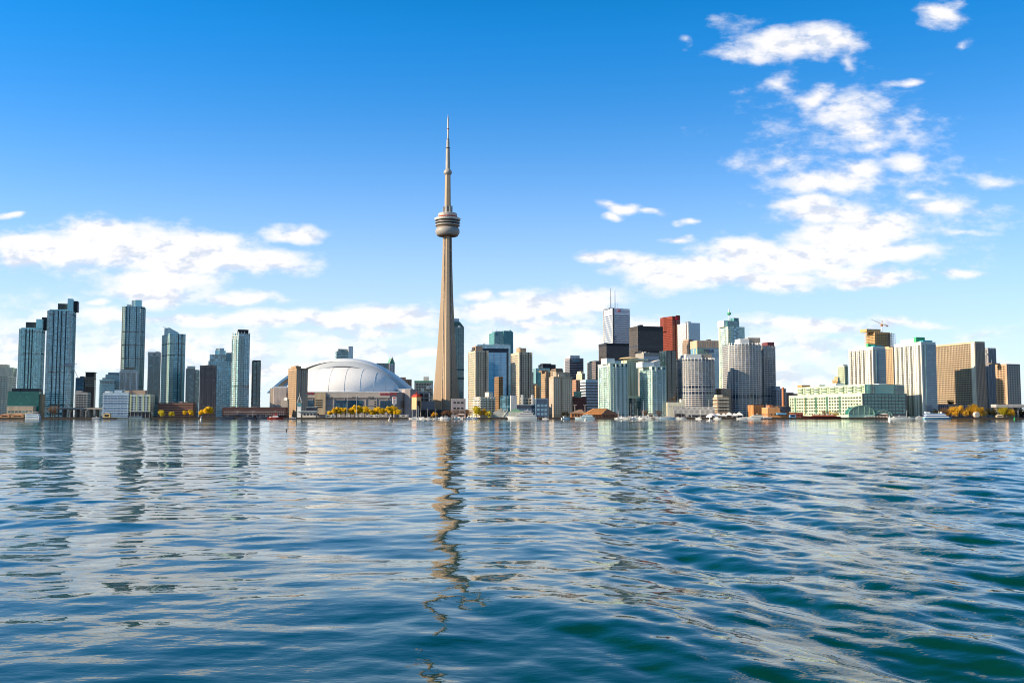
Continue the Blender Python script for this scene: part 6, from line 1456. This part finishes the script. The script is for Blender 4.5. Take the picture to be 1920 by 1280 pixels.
    # tents and marquees
    for px, w, h, lab in ((1346,9,5.0,'white peaked marquee, westernmost by the taller cylinder'),(1357,7,4.6,'white peaked marquee second from the west by the taller cylinder'),(1367,8,6.0,'white peaked marquee in the middle with highest peak'),(1377,7,4.8,'white peaked marquee fourth from the west'),(1386,9,6.2,'white peaked marquee at the eastern end of the tent row')):
        t = thing('marquee', lab, 'tent', at(px,1308,2), 0, 'marquees on the quay')
        for sx in (-1,1):
            for sy in (-1,1): MB().tube((sx*w*.48,sy*3,0),(sx*w*.48,sy*3,h*.55),.1).obj('pole', MET, t)
        MB().add([(-w/2,-3.2,h*.55),(w/2,-3.2,h*.55),(w/2,3.2,h*.55),(-w/2,3.2,h*.55),(0,0,h+1.2)],[(0,1,4),(1,2,4),(2,3,4),(3,0,4)]).obj('canopy', WHITE, t); MB().box(-w/2,w/2,-3.25,-3.19,h*.55-.7,h*.55).obj('valance', WHITE, t)
    t = thing('dome_tent', 'grey-white round-topped tent at the foot of the lower cylinder', 'tent', at(1335,1303.5,2), 0)
    MB().lathe([(8,0),(7.2,2.0),(5,3.9),(2.4,5.0),(.2,5.4)], 20).obj('shell', wall((.62,.62,.66),.6), t); MB().box(-1.4,1.4,-8.2,-7,0,2.4).obj('door', DARK, t)
    t = thing('round_tank', 'round white tank on its side before the golden willows', 'tank', at(1830.5,1302,2), R(8))
    o = MB().lathe([(.3,-2.5),(3.4,-2.3),(3.6,-1.8),(3.6,2.2),(3.4,2.6),(.3,2.7)], 24).obj('drum', wall((.62,.52,.42),.6), t, (0,0,3.7)); o.rotation_euler = (R(90),0,0); MB().box(-2.4,2.4,-1.5,1.5,0,1.2).obj('cradle', BROWN, t); MB().lathe([(3.7,2.0),(3.7,2.3)],24).obj('rim', wall((.7,.66,.6)), t, (0,0,3.7)).rotation_euler = (R(90),0,0)
    # parked coach and containers, kiosks
    def coach(px, lab, c):
        t = thing('coach', lab, 'bus', at(px,1309,2), 0); MB().box(-6,6,-1.25,1.25,.5,3.3).obj('body', c, t); MB().box(-5.6,5.6,-1.3,-1.252,1.6,2.7).obj('side_window', G_DARK, t)
        for x in (-4,4):
            MB().lathe([(.5,-.15),(.5,.15)],12).obj('wheel', BLACK, t, (x,-1.15,.5)).rotation_euler = (R(90),0,0); MB().lathe([(.5,-.15),(.5,.15)],12).obj('wheel', BLACK, t, (x,1.15,.5)).rotation_euler = (R(90),0,0)
    coach(702,'white coach parked behind the lawn before the stadium',WHITE); coach(757,'silver coach parked right of the yellow trees',wall((.5,.5,.52),.4)); coach(619,'pale coach parked at the western end of the stadium lawn',wall((.6,.6,.58),.4)); coach(1300,'dark coach behind the flagpoles',NAVY); coach(1318,'black van-like coach between the flagpoles and the round-topped tent',BLACK)
    def kiosk(px, lab, w, h, m, rm, Y=1306):
        t = thing('kiosk', lab, 'kiosk', at(px,Y,2), 0); MB().box(-w/2,w/2,-2,2,0,h).obj('wall', m, t); MB().add([(-w/2-.4,-2.5,h),(w/2+.4,-2.5,h),(w/2+.4,2.5,h),(-w/2-.4,2.5,h),(-w*.25,0,h+1.4),(w*.25,0,h+1.4)],[(3,2,1,0),(0,1,5,4),(1,2,5),(2,3,4,5),(3,0,4)]).obj('roof', rm, t); MB().box(-w*.3,w*.3,-2.1,-2.01,1,h*.8).obj('hatch', G_DARK, t)
    kiosk(201,'small yellow kiosk below the white and blue waterfront block',9,4.2,wall((.58,.44,.20)),wall((.4,.3,.15)))
    kiosk(917,'bright yellow kiosk box beside the lattice shed',3,6,wall((.62,.55,.03)),wall((.6,.5,.05)))
    kiosk(34,'long orange-brown market kiosk on the quay at the western edge',16,3,wall((.45,.25,.13)),wall((.5,.22,.1)),1304)
    kiosk(10,'orange-brown market kiosk nearest the western picture edge',12,3,wall((.5,.27,.14)),wall((.45,.2,.1)),1304)
    kiosk(488,'dark blue kiosk before the brick dockside building',10,3.4,NAVY,DARK); kiosk(452,'long black kiosk before the left half of the brick dockside building',18,3.2,BLACK,NAVY); kiosk(1275,'dark low pavilion behind the lattice hoarding foot',14,4,DBROWN,DARK,1312)
    kiosk(1486,'blue-shuttered kiosk right of the power house',8,3.6,wall((.12,.30,.55)),BRICK); kiosk(1655,'brick-red kiosk behind the white post arcade',12,4,BRICK,CONC_L,1310); kiosk(1874,'low tan shelter on the eastern lawn shore',8,2.4,wall((.5,.4,.28)),wall((.55,.45,.3)),1303)
    kiosk(865,'pink-red pavilion among the bare trees',12,3.5,wall((.42,.2,.15)),wall((.5,.4,.36))); kiosk(1220,'cream harbour hut behind the tallest mast',8,4,CREAM,BROWN,1310); kiosk(1360,'brown open-sided hut behind the marquees',22,5,DBROWN,BROWN,1322)
    # people's seats: parasols on the lawn edge
    cols = [wall((.75,.72,.68)), wall((.55,.12,.08)), wall((.70,.55,.25))]
    pr = thing('parasol', None, 'parasol', (0,0,0)); MB().tube((0,0,0),(0,0,2.6),.06).obj('pole', WHITE, pr); MB().lathe([(1.7,2.0),(1.0,2.5),(.05,2.9)],10).obj('canopy', cols[0], pr)
    pos = [(622,1304),(637,1304.5),(655,1304),(676,1305),(690,1304),(702,1304.5),(718,1304),(733,1304.4),(752,1304),(762,1305)]
    where = ['below the smallest yellow tree','below the second yellow tree','between the two tall lamp masts','right of the right lamp mast','below the low yellow tree in the gap','left of the isolated round yellow tree','right of the isolated round yellow tree','below the pylon sign','at the eastern end of the lawn','by the silver coach']
    for i, ((px, Y), wv) in enumerate(zip(pos, where)):
        lab = 'small white parasol on the lawn edge '+wv
        if i == 0: pr.location = at(px,Y,2); pr['label'] = lab; pr['group'] = 'parasols on the lawn edge'
        else: dup(pr, at(px,Y,2), 0, lab, 'parasols on the lawn edge')

setting()
water()
tall_tower()
stadium()
city_west()
city_mid()
city_core()
city_east()
trees()
boats()
quay_clutter()
